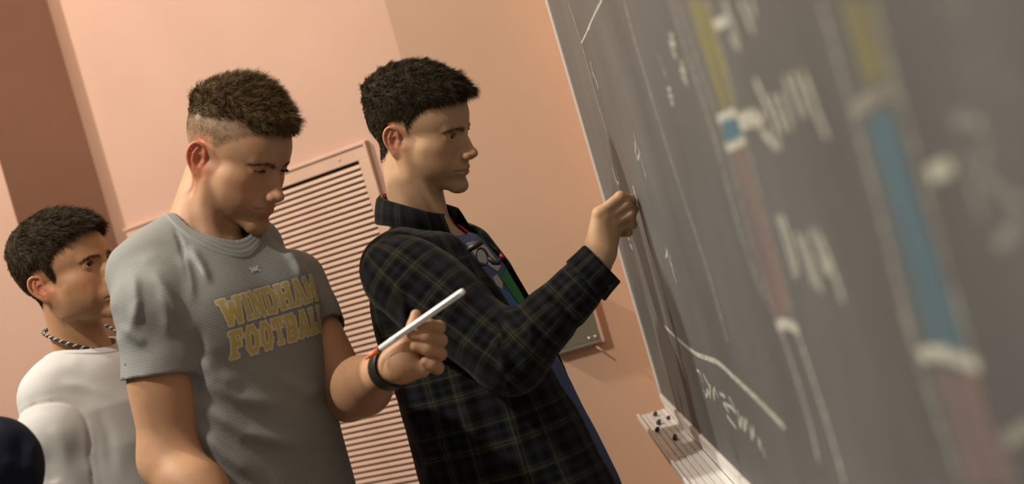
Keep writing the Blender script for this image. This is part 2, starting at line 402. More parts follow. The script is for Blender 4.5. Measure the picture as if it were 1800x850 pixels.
# ---------------------------------------------------------------- blackboard
YF = 3.235; ZB, ZT = 1.025, 2.70
bd = thing('blackboard', 'long grey blackboard covered in chalk diagrams of coloured columns', 'blackboard')
boxobj('slate', (BX, .25, ZB), (BX + .03, YF - .006, ZT), M_BOARD, bd)
boxobj('frame', (BX - .004, YF - .006, ZB - .01), (BX + .03, YF, ZT), M_METAL, bd, .001)
boxobj('frame', (BX - .006, .25, ZB - .018), (BX + .03, YF - .006, ZB), M_METAL, bd, .002)
nrub = [0]
M_DUST = chalk_mat('chalk_dust_smear', (.30, .30, .28), .45, 1.0, 40.)
def ribbon(pts, w, m=M_CHALK, jit=.12):
    p = spline([PB(x, y) for x, y in pts], 10); t = np.gradient(p, axis=0); t /= np.maximum(np.linalg.norm(t, axis=1, keepdims=True), 1e-9)
    n = np.stack([t[:, 0] * 0, -t[:, 2], t[:, 1]], 1); L = len(p); ww = np.full(L, w / 2.) * (1 + jit * np.sin(np.arange(L) * 1.7 + nrub[0])); ww[0] *= .6; ww[-1] *= .6
    nrub[0] += 1; off = .0004 + .00003 * (nrub[0] % 9); p = p.copy(); p[:, 0] = BX - off
    v = np.concatenate([p + n * ww[:, None], p - n * ww[:, None]])
    return meshobj('chalk_line', v, [(i, i + 1, L + i + 1, L + i) for i in range(L - 1)], m, bd)
def fill(quad, m, off=.0003):
    q = [PB(x, y) for x, y in quad]
    for a in q: a[0] = BX - off
    return meshobj('chalk_fill', q, [(0, 1, 2, 3)], m, bd)
for m_ in (M_CYEL, M_CBLU, M_CPNK):                      # strokes rubbed on with the side of the chalk run up and down
    for nd in m_.node_tree.nodes:
        if nd.type == 'TEX_NOISE':
            mp = m_.node_tree.nodes.new('ShaderNodeMapping'); mp.inputs['Scale'].default_value = (1, .9, .045)
            m_.node_tree.links.new(nd.inputs['Vector'].links[0].from_socket, mp.inputs['Vector']); m_.node_tree.links.new(mp.outputs[0], nd.inputs['Vector'])
R_ = ribbon
R_([(998, 0), (1022, 76), (1048, 170), (1070, 245), (1090, 325)], .0055)
R_([(1058, 0), (1044, 28), (1037, 44), (1031, 58), (1022, 76)], .0045); R_([(1037, 42), (1036, 50)], .006)
R_([(1038, 107), (1042, 124), (1047, 138)], .007); R_([(1047, 138), (1050, 147), (1052, 156)], .011); R_([(1041, 126), (1045, 139)], .006)
R_([(1098, 0), (1112, 55), (1140, 150), (1160, 215)], .014, M_CHALKF); R_([(1160, 215), (1190, 310), (1240, 460), (1280, 600)], .010, M_CHALKF)
R_([(1178, 0), (1202, 75), (1250, 220), (1300, 400), (1345, 530)], .011, M_CHALKF)
for s in ([(1178, 60), (1186, 72), (1180, 80), (1189, 100)], [(1158, 95), (1164, 115), (1172, 134)], [(1197, 108), (1204, 122), (1199, 128), (1209, 148)], [(1175, 156), (1181, 164), (1178, 172), (1184, 182)]): R_(s, .010, M_CHALK if s[0][0] != 1158 else M_CHALKF)
R_([(1114, 231), (1120, 255), (1127, 272)], .006); R_([(1117, 250), (1118, 268), (1122, 279), (1124, 270)], .006); R_([(1125, 272), (1131, 292), (1135, 306)], .005); R_([(1134, 305), (1136, 310)], .012)
R_([(1077, 295), (1080, 308), (1086, 322), (1088, 316), (1083, 300)], .006)
R_([(1113, 326), (1116, 340), (1120, 352)], .011)
R_([(1103, 415), (1107, 419)], .012); R_([(1108, 431), (1112, 435)], .011)
R_([(1170, 434), (1176, 452), (1181, 466), (1179, 448), (1184, 478), (1190, 497)], .007); R_([(1174, 440), (1171, 452)], .006)
# first column: yellow, blue, pink
fill([(1208, 0), (1246, 0), (1293, 182), (1268, 196)], M_CYEL)
R_([(1243, 0), (1270, 92), (1296, 190)], .010, M_CHALKF); R_([(1192, 0), (1228, 110), (1262, 205)], .008, M_CHALKF)
fill([(1266, 206), (1296, 197), (1309, 241), (1277, 256)], M_CBLU, .0005); fill([(1268, 212), (1294, 202), (1306, 240), (1279, 250)], M_CBLU, .0007)
R_([(1263, 211), (1278, 203), (1296, 196)], .010); R_([(1276, 260), (1292, 252), (1310, 243)], .011); R_([(1266, 212), (1279, 255)], .007, M_CHALKF)
fill([(1281, 262), (1312, 250), (1391, 548), (1362, 562)], M_CPNK)
R_([(1280, 262), (1320, 420), (1363, 560)], .008, M_CHALKF); R_([(1312, 250), (1355, 400), (1397, 560)], .009, M_CHALKF)
R_([(1366, 573), (1378, 568), (1390, 571), (1404, 578)], .012)
R_([(1373, 580), (1400, 660), (1425, 745), (1441, 816)], .0075); R_([(1402, 582), (1430, 665), (1460, 760), (1486, 850)], .0085)
R_([(1300, 218), (1316, 209), (1334, 206)], .016)
# handwriting beside it
for s in ([(1256, 46), (1268, 40), (1282, 34)], [(1272, 0), (1288, 40), (1301, 90)], [(1300, 0), (1314, 30), (1326, 58)], [(1318, 0), (1324, 16), (1328, 28)], [(1286, 60), (1294, 84)],
          [(1328, 140), (1342, 170), (1358, 205), (1372, 262)], [(1342, 200), (1338, 225), (1356, 246), (1366, 262)], [(1357, 166), (1368, 200), (1382, 232)], [(1370, 163), (1384, 200), (1394, 228)],
          [(1380, 132), (1394, 170), (1408, 206)], [(1394, 128), (1410, 170), (1420, 205)], [(1410, 122), (1426, 165), (1440, 205), (1456, 242)],
          [(1366, 378), (1380, 420), (1398, 490)], [(1374, 375), (1392, 430), (1404, 485)], [(1400, 408), (1418, 455), (1434, 505)], [(1410, 410), (1430, 470), (1446, 515)],
          [(1426, 402), (1444, 450), (1456, 484)], [(1436, 404), (1452, 440), (1460, 480)], [(1450, 430), (1468, 480), (1484, 530)]): R_(s, .0105, M_CHALK)
# rising curve and the words under it
R_([(1168, 572), (1180, 584), (1195, 598), (1222, 620), (1246, 630), (1264, 638), (1290, 662), (1318, 688), (1350, 720), (1380, 751)], .0085, M_CHALK, .05)
for s in ([(1225, 650), (1231, 655), (1236, 672)], [(1236, 656), (1242, 668), (1248, 678)], [(1237, 684), (1242, 696), (1245, 684), (1248, 697), (1249, 676)], [(1253, 684), (1256, 701), (1256, 682), (1262, 696), (1261, 690)],
          [(1266, 691), (1275, 696)], [(1281, 696), (1290, 712), (1293, 724), (1287, 716), (1273, 708)], [(1278, 729), (1286, 740), (1295, 752)], [(1272, 708), (1282, 724)],
          [(1297, 720), (1301, 750), (1304, 732)], [(1307, 732), (1309, 756), (1313, 736)], [(1318, 748), (1322, 770), (1325, 752)], [(1323, 745), (1327, 768)], [(1333, 768), (1336, 788), (1337, 772)], [(1341, 785), (1346, 805)]): R_(s, .006)
# near column, well out of focus
fill([(1476, 0), (1536, 0), (1562, 128), (1520, 150)], M_CYEL)
R_([(1444, 0), (1500, 195), (1555, 395), (1605, 600), (1690, 850)], .011, M_CHALKF); R_([(1446, 0), (1500, 190), (1560, 410), (1614, 620)], .005, M_CHALKF)
R_([(1538, 0), (1578, 150), (1645, 390), (1712, 630)], .009, M_CHALKF); R_([(1503, 192), (1540, 170), (1578, 152)], .010, M_CHALKF)
fill([(1522, 212), (1564, 190), (1700, 615), (1634, 612)], M_CBLU)
R_([(1616, 622), (1660, 622), (1722, 642)], .010); fill([(1642, 655), (1716, 655), (1790, 850), (1706, 850)], M_CPNK)
R_([(1634, 308), (1652, 298), (1674, 292)], .0095)
R_([(1678, 216), (1700, 206), (1722, 222), (1732, 262), (1724, 300)], .0075, M_CHALKF); R_([(1724, 302), (1756, 330), (1800, 362)], .0075, M_CHALKF); R_([(1690, 250), (1712, 330), (1730, 388)], .008, M_CHALKF)
R_([(1752, 432), (1778, 412), (1800, 388)], .009, M_CHALKF); R_([(1766, 775), (1790, 762), (1820, 745)], .009, M_CHALKF)
R_([(1660, 0), (1740, 150), (1800, 250)], .050, M_DUST)
# chalk rail
rail = thing('chalk_rail', 'aluminium chalk rail running along the foot of the blackboard', 'rail')
ZR = 1.007
def rb(name, x0, x1, z0, z1, y0=.28, y1=3.205): return boxobj(name, (x0, y0, z0), (x1, y1, z1), M_METAL, rail, .0008)
rb('flange', BX - .004, BX + .02, ZR - .012, ZR); 
for i in range(5): rb('tray_floor', BX - .062 + i * .0118, BX - .0516 + i * .0118, ZR - .0165, ZR - .0125 - .0006 * (i % 2))
rb('tray_base', BX - .064, BX - .002, ZR - .020, ZR - .0165); rb('lip', BX - .069, BX - .064, ZR - .020, ZR - .007)
for y in (2.56, 1.93, 1.3): rb('joint_cover', BX - .062, BX - .004, ZR - .0128, ZR - .0115, y, y + .006)
stubs = []
for j, (x, y, L, r_) in enumerate([(.196, 3.12, .016, .0048), (.190, 2.985, .022, .005), (.1775, 2.90, .018, .0045), (.1965, 2.74, .028, .0045), (.214, 3.02, .012, .004)]):
    o = tube('chalk_stub', [(x - .002, y, ZR - .0125 + r_), (x, y + L * .15, ZR - .0122 + r_), (x + .003, y + L, ZR - .0122 + r_)], [r_ * .8, r_, r_ * .93], M_STICKD, None, 10)
    tag(o, ['dusty dark chalk stub in the rail closest to its far end', 'dark chalk stub in the middle of the rail, just behind the one at the lip', 'dark chalk stub lying against the front lip of the rail', 'long dark chalk stub in the rail lying nearest the camera', 'tiny dark chalk crumb at the back of the rail under the board'][j], 'chalk', 'chalk stubs in the rail')
# ---------------------------------------------------------------- heads (millimetres; x forward, y left, z up, eyes at z=0)
EYE = (72.5, 31.5, -3.5)
EARP = dict(c=(-15, 75, -16), s=1.0, flare=24, tilt=-10)
def ear_sdf(Q, e):
    s = e.get('s', 1.); R = euler(0, e['tilt'], 0) ; R = euler(0, 0, -e['flare']) @ R
    q = ((Q - np.asarray(e['c'], F32)) @ R) / s               # x forward, y outward, z up
    d = ell(q, (1, -1, 1), (15, 3.2, 29))
    d = smin(d, ell(q, (3, -1, -25), (9, 3.4, 9)), 4)
    d = smin(d, ell(q, (4, -9, -2), (14, 8.5, 23)), 4)
    hel = [(13, -1, -2, 2.2), (14, 1, 10, 2.6), (11, 2, 22, 3.0), (2, 2.6, 29, 3.2), (-8, 2.6, 27, 3.2), (-15, 2.4, 17, 3.1), (-17, 2, 4, 2.9), (-14, 1.4, -9, 2.7), (-8, .6, -20, 2.6), (0, 0, -28, 3)]
    d = smin(d, chain(q, [tuple(r_) for r_ in spline(hel, 4)], 0), 2.5)
    d = smax(d, -ell(q, (4.5, 3.0, -4), (8.5, 5.5, 12)), 2)    # concha
    d = smax(d, -ell(q, (3, 3.2, 17), (9, 3, 7)), 2)           # triangular fossa
    d = smin(d, chain(q, [(0, 1.8, 20, 1.9), (-6.5, 2.4, 8, 2.3), (-7, 2.2, -4, 2.3), (-2, 1.2, -16, 2.4)], 1), 2.5)
    d = smin(d, ell(q, (13, 0, -7), (4, 3.6, 6)), 2.5)         # tragus
    return d * s
def head_sdf(P, h, ears=True):
    """h: dict of shape parameters; P Nx3 in mm"""
    x, z = P[:, 0], P[:, 2]; y = np.abs(P[:, 1]); Q = np.stack([x, y, z], 1)
    wd = h.get('wide', 1.)
    d = ell(Q, (-8, 0, 33), (95, 75 * wd, 83))
    fx = h.get('fore', 0.); d = smin(d, ell(Q, (29 + fx, 0, 22), (65, 63 * wd, 60)), 22)             # frontal
    d = smin(d, ell(Q, (36, 0, -42), (54, 58 * wd, 56)), 24)            # mid face
    jw = h.get('jaw', 0.); cz = h.get('chin_z', 0.); cx = h.get('chin_x', 0.)
    d = smin(d, ell(Q, (34, 0, -72), (50, 47 + jw, 38)), 16)            # lower face
    d = smin(d, cone(Q, (76 + cx, 12, -101 + cz), (9, 49 + jw, -77), 14, 13), 12)   # mandible
    d = smin(d, cone(Q, (9, 49 + jw, -77), (2, 59, -30), 13, 12), 12)   # ramus
    d = smin(d, ell(Q, (50, 45 * wd, -28), (26, 19, 17), euler(0, 0, -30)), 20)     # cheek bone
    d = smin(d, ell(Q, (46, 38 * wd, -58), (30, 19, 30)), 18)                       # cheek
    d = smin(d, ell(Q, (24, 47 * wd, -46), (32, 18, 36)), 18)                       # jaw muscle
    d = smin(d, ell(Q, (72, 0, -70), (28, 31, 25)), 12)                 # muzzle
    ez = h.get('eye_dz', 0.)
    d = smin(d, cone(Q, (88.5 + h.get('brow_x', 0.), 9, 9.5 + ez), (74, 38, 10 + ez), 7.5, 6), 12)        # brow ridge
    d = smin(d, ell(Q, (82 + cx, 0, -106 + cz), (16, 20, 13)), 9)       # chin
    d = smax(d, -ell(Q, (98, 30, -4 + ez), (16, 16, 10)), 8)               # sockets
    d = smax(d, -ell(Q, (101, 17, -8), (9, 5, 9)), 8)                 # beside the nose root
    d = smax(d, -ell(Q, (104, 0, -92 + cz * .5), (9, 24, 5)), 8)        # mentolabial fold
    # nose
    nx, nz, nr = h.get('nose_x', 0.), h.get('nose_z', 0.), h.get('nose_r', 1.)
    nb = h.get('nose_b', 0.)                                            # hump of the bridge
    d = smin(d, chain(Q, [(86, 0, 10, 6.5), (90.5, 0, -3, 5.3), (98 + nx * .5 + nb, 0, -20 + nz * .4, 6.2), (110 + nx, 0, -40 + nz, 7.6 * nr)], 5), 7)
    d = smin(d, chain(Q, [(84, 0, -4 + nz * .3, 8), (91 + nx * .3, 0, -27 + nz * .6, 11.5), (96 + nx * .5, 0, -46 + nz, 13.5)], 4), 9)
    d = smin(d, ell(Q, (112.5 + nx, 0, -43 + nz), (9.5 * nr, 9.5 * nr, 8.3 * nr)), 5)
    d = smin(d, ell(Q, (102 + nx * .7, 12.5 * nr, -47 + nz), (9.6, 4.8, 6.6)), 7)   # alae
    d = smin(d, cone(Q, (111 + nx, 0, -50 + nz), (98, 0, -56 + nz * .5), 4, 5), 3)  # columella
    d = smax(d, -ell(Q, (107 + nx * .8, 6.6 * nr, -54.5 + nz), (5.2, 3, 4.5)), 2)   # nostrils
    d = smax(d, -cone(Q, (95 + nx * .4, 19.5, -44 + nz), (90, 25, -56 + nz), 1.0, 1.0), 5)   # alar crease
    # mouth
    mz, mx = h.get('mouth_z', 0.), h.get('mouth_x', 0.); fl = h.get('lips', 1.)
    smile = h.get('smile', 0.)
    cor = (87 + mx, 25, -76 + mz + smile)
    d = smin(d, chain(Q, [(100 + mx, 0, -69.5 + mz, 4.4 * fl), (97.5 + mx, 11, -70.5 + mz, 4.0 * fl), (88 + mx, 23, -75 + mz + smile, 2.4)], 2), 4)
    d = smin(d, chain(Q, [(98.5 + mx, 0, -80.5 + mz, 5.2 * fl), (96 + mx, 11, -79.8 + mz, 4.6 * fl), (88 + mx, 22, -76.5 + mz + smile, 2.4)], 2), 4)
    d = smax(d, -chain(Q, [tuple(r_) for r_ in spline([(106.5 + mx, 0, -75.2 + mz, 1.7), (103 + mx, 11, -74.8 + mz, 1.7), (95.5 + mx, 19, -75.4 + mz + smile * .5, 1.7), (89.5 + mx, 26, -76.3 + mz + smile * 1.3, 1.8)], 5)]), 2.8)
    d = smax(d, -cone(Q, (108 + mx, 0, -58 + mz * .5), (108 + mx, 0, -66 + mz), 2.5, 3), 5)   # philtrum
    # lids and eye opening
    ec = np.array(h.get('eye', EYE), F32) + np.array([0, 0, ez], F32); q = Q - ec; r = np.sqrt((q * q).sum(1))
    lid = ell(Q, ec, (13.4, 14.0, 13.2))
    d = smin(d, lid, 4.5)
    az = np.arctan2(q[:, 1], q[:, 0]); elv = np.arctan2(q[:, 2], np.hypot(q[:, 0], q[:, 1]))
    t = np.clip(1 - ((az - .02) / .95) ** 2, -1, 1)
    up = h.get('lid_up', .42) * t - .02 * az; lo = -h.get('lid_lo', .30) * t + .06 * az
    gap = np.maximum(elv - up, lo - elv) * 13
    cut = np.maximum(np.maximum(gap, r - 17), 3 - q[:, 0])
    d = smax(d, -cut, .8)
    crease = np.abs(elv - np.maximum(up + h.get('fold', .34), .1)) * 13.5 - .9
    crease = np.maximum(np.maximum(crease, np.abs(r - 14.2) - 2.2), (np.abs(az) - .95) * 13)
    if h.get('fold', .34): d = smax(d, -crease, 2.)
    # neck
    for (a, b, ra, rb, k) in h['neck']: d = smin(d, cone(Q if a[1] else P, a, b, ra, rb), k)
    if ears: d = smin(d, ear_sdf(Q, h.get('ear', EARP)), 3)
    return d
def head_tint(P, h):
    """redness / beard shadow / lips as attributes from head coordinates"""
    x, z = P[:, 0], P[:, 2]; y = np.abs(P[:, 1]); Q = np.stack([x, y, z], 1)
    g = lambda c, r: np.exp(-(((Q - np.asarray(c, F32)) / np.asarray(r, F32)) ** 2).sum(1))
    mz, mx = h.get('mouth_z', 0.), h.get('mouth_x', 0.)
    lipd = np.minimum(chain(Q, [(101 + mx, 0, -71 + mz, 3.6), (98 + mx, 11, -71.6 + mz, 3.4), (88 + mx, 24, -75.6 + mz, 1.6)]),
                      chain(Q, [(101 + mx, 0, -80 + mz, 4.2), (97 + mx, 11, -79.5 + mz, 3.8), (88 + mx, 23, -76.5 + mz, 1.6)]))
    lip = 1 - smooth(-.6, 1.6, lipd)
    e = np.asarray(h.get('ear', EARP)['c'], F32)
    red = .42 * g((78, 46, -38), (28, 20, 18)) + .4 * g((112, 0, -44), (16, 16, 14)) + h.get('ear_red', .8) * g(tuple(e), (26, 22, 40)) * (y > 66) + .3 * g((80, 30, -3), (18, 20, 10))
    beard = smooth(-50, -70, z + .25 * (x - 60)) * smooth(2, 22, x) * smooth(-150, -122, z) * (1 - .5 * g((60, 55, -45), (30, 15, 14)))
    beard = np.maximum(beard, .8 * g((104, 0, -62), (10, 24, 6)))
    return lip, np.clip(red, 0, 1), np.clip(beard, 0, 1) * (1 - lip)
# ---------------------------------------------------------------- people: shared builders
def rot(yaw, pitch, roll):                               # yaw toward the camera from +X, pitch down, roll
    return np.array(Matrix.Rotation(math.radians(-yaw), 3, 'Z') @ Matrix.Rotation(math.radians(pitch), 3, 'Y') @ Matrix.Rotation(math.radians(roll), 3, 'X'), F32)
class Pose:
    def __init__(s, c, yaw, pitch=0., roll=0.): s.c = np.array(c, F32); s.R = rot(yaw, pitch, roll)
    def loc(s, p): return ((p - s.c) @ s.R) * 1000       # world metres -> local mm
    def world(s, q): return (np.asarray(q, F32) / 1000) @ s.R.T + s.c
def loft(q, tab, n=2.4, top=None, k=40):
    z = q[:, 2]; t = np.array(tab, F32)[::-1]; zz = t[:, 0]
    cx, w, d = (np.interp(z, zz, t[:, i]).astype(F32) for i in (1, 2, 3))
    r = ((np.abs(q[:, 1]) / w) ** n + (np.abs(q[:, 0] - cx) / d) ** n + 1e-9) ** (1 / n)
    v = (r - 1) * np.minimum(w, d)
    return v if top is None else smax(v, z - top, k)
def fold(p, pts, dep, r, amp):
    """soft ridge (amp>0) or crease along a line seen at pixels pts, as a straight sweep in depth; metres"""
    w = [P(x, y, dep) for x, y in pts]; q = p[:, [0, 2]] * (dep / np.maximum(p[:, 1:2], .5)); q[:, 1] += CAMZ - CAMZ * dep / np.maximum(p[:, 1], .5); best = None
    for i, (a, b) in enumerate(zip(w[:-1], w[1:])):
        a = a[[0, 2]].astype(F32); b = b[[0, 2]].astype(F32); ba = b - a
        h = np.clip((q - a) @ ba / (ba @ ba), 0, 1); dd = np.linalg.norm(q - a - h[:, None] * ba, axis=1)
        t = (i + h) / (len(w) - 1)
        if best is None: best, tt = dd, t
        else: m = dd < best; best = np.where(m, dd, best); tt = np.where(m, t, tt)
    return (-amp * smooth(0, .35, tt) * smooth(1, .65, tt) * np.exp(-(best / r) ** 2)).astype(F32)
def limbs(*paths, r=.034):
    """shoulders and arms under the clothes, joining the body's visible parts"""
    pts = [q for a in paths for q in a]; lo, hi = box_of(*pts, pad=r + .03)
    def f(p):
        d = None
        for a in paths:
            for s, e in zip(a[:-1], a[1:]):
                c = cone(p, s, e, r, r); d = c if d is None else smin(d, c, .02)
        return d
    return isomesh(f, lo, hi, .011)
def skin_mesh(name, parts, pose, H, m, parent, fade=None):
    v, q = join(parts); h = pose.loc(v.astype(F32)); near = np.linalg.norm(h, axis=1) < 260
    lip = np.zeros(len(v)); red = np.zeros(len(v)); bd_ = np.zeros(len(v)); fd = np.zeros(len(v))
    lip[near], red[near], bd_[near] = head_tint(h[near], H)
    bd_ *= H.get('beard', 1.)
    if fade is not None: fd[near] = fade(h[near])
    return meshobj(name, v, q, m, parent, dict(lip=lip, red=red, beard=bd_, fade=fd))
def eyeball(pose, H, side, gaze, parent):
    ec = np.array(H.get('eye', EYE), float); ec[2] += H.get('eye_dz', 0.); ec[1] *= side
    b = bmesh.new(); bmesh.ops.create_uvsphere(b, u_segments=28, v_segments=24, radius=.0124); me = bpy.data.meshes.new('eye')
    for f in b.faces:
        c = f.calc_center_median().normalized(); f.smooth = True; f.material_index = 1 if c.z > .855 else 0
    b.to_mesh(me); b.free(); me.materials.append(M_SCLERA); me.materials.append(M_IRIS)
    o = bpy.data.objects.new('eye', me); COL.objects.link(o); o.parent = parent; o.location = pose.world(ec[None])[0].tolist()
    g = Vector((pose.R @ np.array(gaze, float)).tolist()); o.rotation_euler = g.to_track_quat('Z', 'Y').to_euler()
def strands(root, d0, d1, L, w, segs=4, rng=np.random):
    """flat tapering strips: roots, start and end directions, lengths, widths (mm)"""
    n = len(root); nz = lambda a: a / np.maximum(np.linalg.norm(a, axis=1, keepdims=True), 1e-9)
    side = nz(np.cross(nz(d0 + d1), rng.normal(size=(n, 3)))); p = root.copy(); V_ = []; st = L / segs
    for i in range(segs + 1):
        t = i / segs; ww = (w * (1 - t ** 2.2 * .85))[:, None]
        V_ += [p + side * ww, p - side * ww]
        if i < segs: p = p + nz(d0 * (1 - t) + d1 * t) * st[:, None]
    V_ = np.stack(V_, 1).reshape(-1, 3); base = (np.arange(n) * 2 * (segs + 1))[:, None]
    f = np.concatenate([base + np.array([2 * i, 2 * i + 1, 2 * i + 3, 2 * i + 2]) for i in range(segs)])
    return V_, f
def snap(p, f, it=4):
    p = p.astype(F32).copy()
    for _ in range(it):
        v0 = f(p); g = np.stack([(f(p + np.eye(3, dtype=F32)[i] * .4) - v0) / .4 for i in range(3)], 1)
        p -= (v0 / np.maximum((g * g).sum(1), .2))[:, None] * g
    return p, g / np.maximum(np.linalg.norm(g, axis=1, keepdims=True), 1e-6)
def nzd(a): return a / np.maximum(np.linalg.norm(a, axis=1, keepdims=True), 1e-9)
def make_hair(pose, H, m, parent, thick, flow, length, n, seed, lift=.5, width=.34, clump=.5, pull=.35, capmin=2.4):
    rng = np.random.RandomState(seed)
    capf = lambda p: head_sdf(p, dict(H, neck=H['neckl']), False) - thick(p)
    v, q = isomesh(capf, (-135, -100, -110), (135, 100, 165), 2.4)
    t = thick(v.astype(F32)); q = q[(t[q] > .15).all(1)]; keep = np.unique(q); mp = -np.ones(len(v), int); mp[keep] = np.arange(len(keep)); v = v[keep]; q = mp[q]; t = t[keep]
    nr = normals(v, q); a = np.linalg.norm(np.cross(v[q[:, 2]] - v[q[:, 0]], v[q[:, 3]] - v[q[:, 1]]), axis=1)
    a = a * smooth(-.5, 3.2, t[q].mean(1)); f = rng.choice(len(q), n, p=a / a.sum()); qc = q[(t[q] > capmin).all(1)]; w = rng.rand(n, 4); w /= w.sum(1, keepdims=True)
    pos = (v[q[f]] * w[..., None]).sum(1); nn = nzd((nr[q[f]] * w[..., None]).sum(1)); L = length(pos.astype(F32)) * rng.uniform(.65, 1.25, n)
    fl = flow(pos.astype(F32)); cn = np.stack([vnoise((pos / 8.5 + o).astype(F32)) for o in (3.1, 11.7, 23.3)], 1)
    d0 = nzd(nn * lift + fl * .6 + cn * clump + rng.normal(size=(n, 3)) * .16)
    d1 = nzd(nn * (lift * .25) + fl + cn * clump * 1.5 + rng.normal(size=(n, 3)) * .22 - nn * pull * .3)
    V_, F_ = strands(pos - nn * 1.5 - d0 * (L * .25)[:, None], d0, d1, L, np.full(n, width), 4, rng)
    return (v - nr * 2.0, qc), (V_, F_)
def brow(pose, H, ctrl, n, seed, L=8., lift=.35, w=.22):
    """eyebrow hairs along a control line of head points (mm); both sides"""
    rng = np.random.RandomState(seed); c = spline(ctrl, 10); out = []
    f = lambda p: head_sdf(p, dict(H, neck=H['neckl']), False)
    for s in (1, -1):
        t = rng.rand(n); i = t * (len(c) - 1.001); j = i.astype(int); p = c[j] + (c[j + 1] - c[j]) * (i - j)[:, None]; tg = nzd(c[j + 1] - c[j])
        p = p + np.stack([np.zeros(n), np.zeros(n), rng.normal(size=n) * (3.2 - 1.8 * t)], 1); p[:, 1] *= s; tg[:, 1] *= s
        p, g = snap(p, f); d = nzd(tg + g * lift + np.array([0, 0, .55]) * (1 - t)[:, None] - np.array([0, 0, .25]) * t[:, None] + rng.normal(size=(n, 3)) * .12)
        out.append(strands(p - d * 1, d, nzd(tg + g * .1), L * rng.uniform(.6, 1.1, n), np.full(n, w), 3, rng))
    return out
def lashes(H, n, seed, up, L=6.5):
    rng = np.random.RandomState(seed); ec = np.array(H.get('eye', EYE)) + np.array([0, 0, H.get('eye_dz', 0.)]); out = []
    for s in (1, -1):
        az = rng.uniform(-.75, .85, n); t = 1 - ((az - .02) / .88) ** 2; el = H.get('lid_up', .42) * t - .02 * az + .03
        dr = np.stack([np.cos(el) * np.cos(az), np.cos(el) * np.sin(az), np.sin(el)], 1); p = ec + dr * 13.6; d = nzd(dr + np.array([0, 0, up])); d1 = nzd(dr * .7 + np.array([0, 0, up + .6]))
        for a in (p, d, d1): a[:, 1] *= s
        out.append(strands(p, d, d1, L * rng.uniform(.7, 1.1, n), np.full(n, .36), 3, rng))
    return out
def hair_to_obj(name, parts, pose, m, parent):
    v, q = join([(np.asarray(a, float), b) for a, b in parts]); return meshobj(name, pose.world(v), q, m, parent)
def hairline(p, xb, zl, ear):
    y = np.abs(p[:, 1]); x, z = p[:, 0], p[:, 2]; Q = np.stack([x, y, z], 1)
    front = np.interp(z, *xb) - x; above = z - np.interp(x, *zl)
    e = ell(Q, (ear['c'][0] + 1, ear['c'][1], ear['c'][2] + 2), (19 * ear['s'], 34, 33 * ear['s']))
    return np.clip(front, -20, 60), np.clip(above, -20, 60), np.clip(e, -20, 40)
def garment(name, f, lo, hi, h, m, parent, uv, extra=None):
    v, q = isomesh(f, lo, hi, h); return meshobj(name, v, q, m, parent, dict(cloth=uv(v.astype(F32))))
def torso_uv(T):
    def f(v):
        q = T.loc(v) / 1000; a = np.arctan2(q[:, 1], q[:, 0] + .0) ; return np.stack([a * .145, q[:, 2], q[:, 0] * 0], 1)
    return f
def limb_uv(A, B, ref):
    A = np.asarray(A, float); d = np.asarray(B, float) - A; d /= np.linalg.norm(d); u = np.asarray(ref, float); u = u - d * (u @ d); u /= np.linalg.norm(u); w = np.cross(d, u)
    def f(v):
        q = v - A; return np.stack([np.arctan2(q @ w, q @ u) * .065, q @ d, q[:, 0] * 0], 1)
    return f
def lower_body(T, parent, hip_z=-560, m=M_JEANS, yaw=0.):
    o = T.c; L = T.R[:, 1]; F = T.R[:, 0]; gz = lambda p, z: np.array([p[0], p[1], z])
    hipc = T.world([[0, 0, hip_z]])[0]
    def legs(p):
        q = T.loc(p); d = ell(q, (0, 0, hip_z - 70), (118, 168, 130)) / 1000
        for s in (1, -1):
            a = hipc + L * s * .09; kn = gz(hipc + L * s * .10 + F * .02, .50); an = gz(hipc + L * s * .105 - F * .01, .09)
            d = smin(d, smin(cone(p, gz(a, hipc[2] - .08), kn, .088, .064), cone(p, kn, an, .064, .052), .03), .05)
        return np.maximum(d, .07 - p[:, 2])
    lo = np.array([hipc[0] - .34, hipc[1] - .34, .04]); hi = np.array([hipc[0] + .34, hipc[1] + .34, hipc[2] + .10])
    v, q = isomesh(legs, lo, hi, .012); meshobj('trousers', v, q, m, parent)
    for s in (1, -1):
        an = gz(hipc + L * s * .105 - F * .01, 0.)
        def shoe(p, z0=.018):
            q = p - an; x = q @ F; y = q @ L; z = q[:, 2]; Q = np.stack([x, y, z], 1).astype(F32)
            d = smin(ell(Q, (.05, 0, .035), (.15, .05, .055)), ell(Q, (-.015, 0, .075), (.055, .043, .055)), .03); return np.maximum(d, z0 - z)
        v, q = isomesh(shoe, an + (-.24, -.24, -.01), an + (.24, .24, .16), .008); so = meshobj('shoe', v, q, M_SHOE, parent)
        def sole(p):
            q = p - an; Q = np.stack([q @ F, q @ L, q[:, 2]], 1).astype(F32)
            return np.maximum(np.maximum(ell(Q, (.05, 0, .03), (.154, .054, .06)), Q[:, 2] - .02), -Q[:, 2])
        v, q = isomesh(sole, an + (-.24, -.24, -.02), an + (.24, .24, .06), .008); meshobj('sole', v, q, M_SOLE, so)
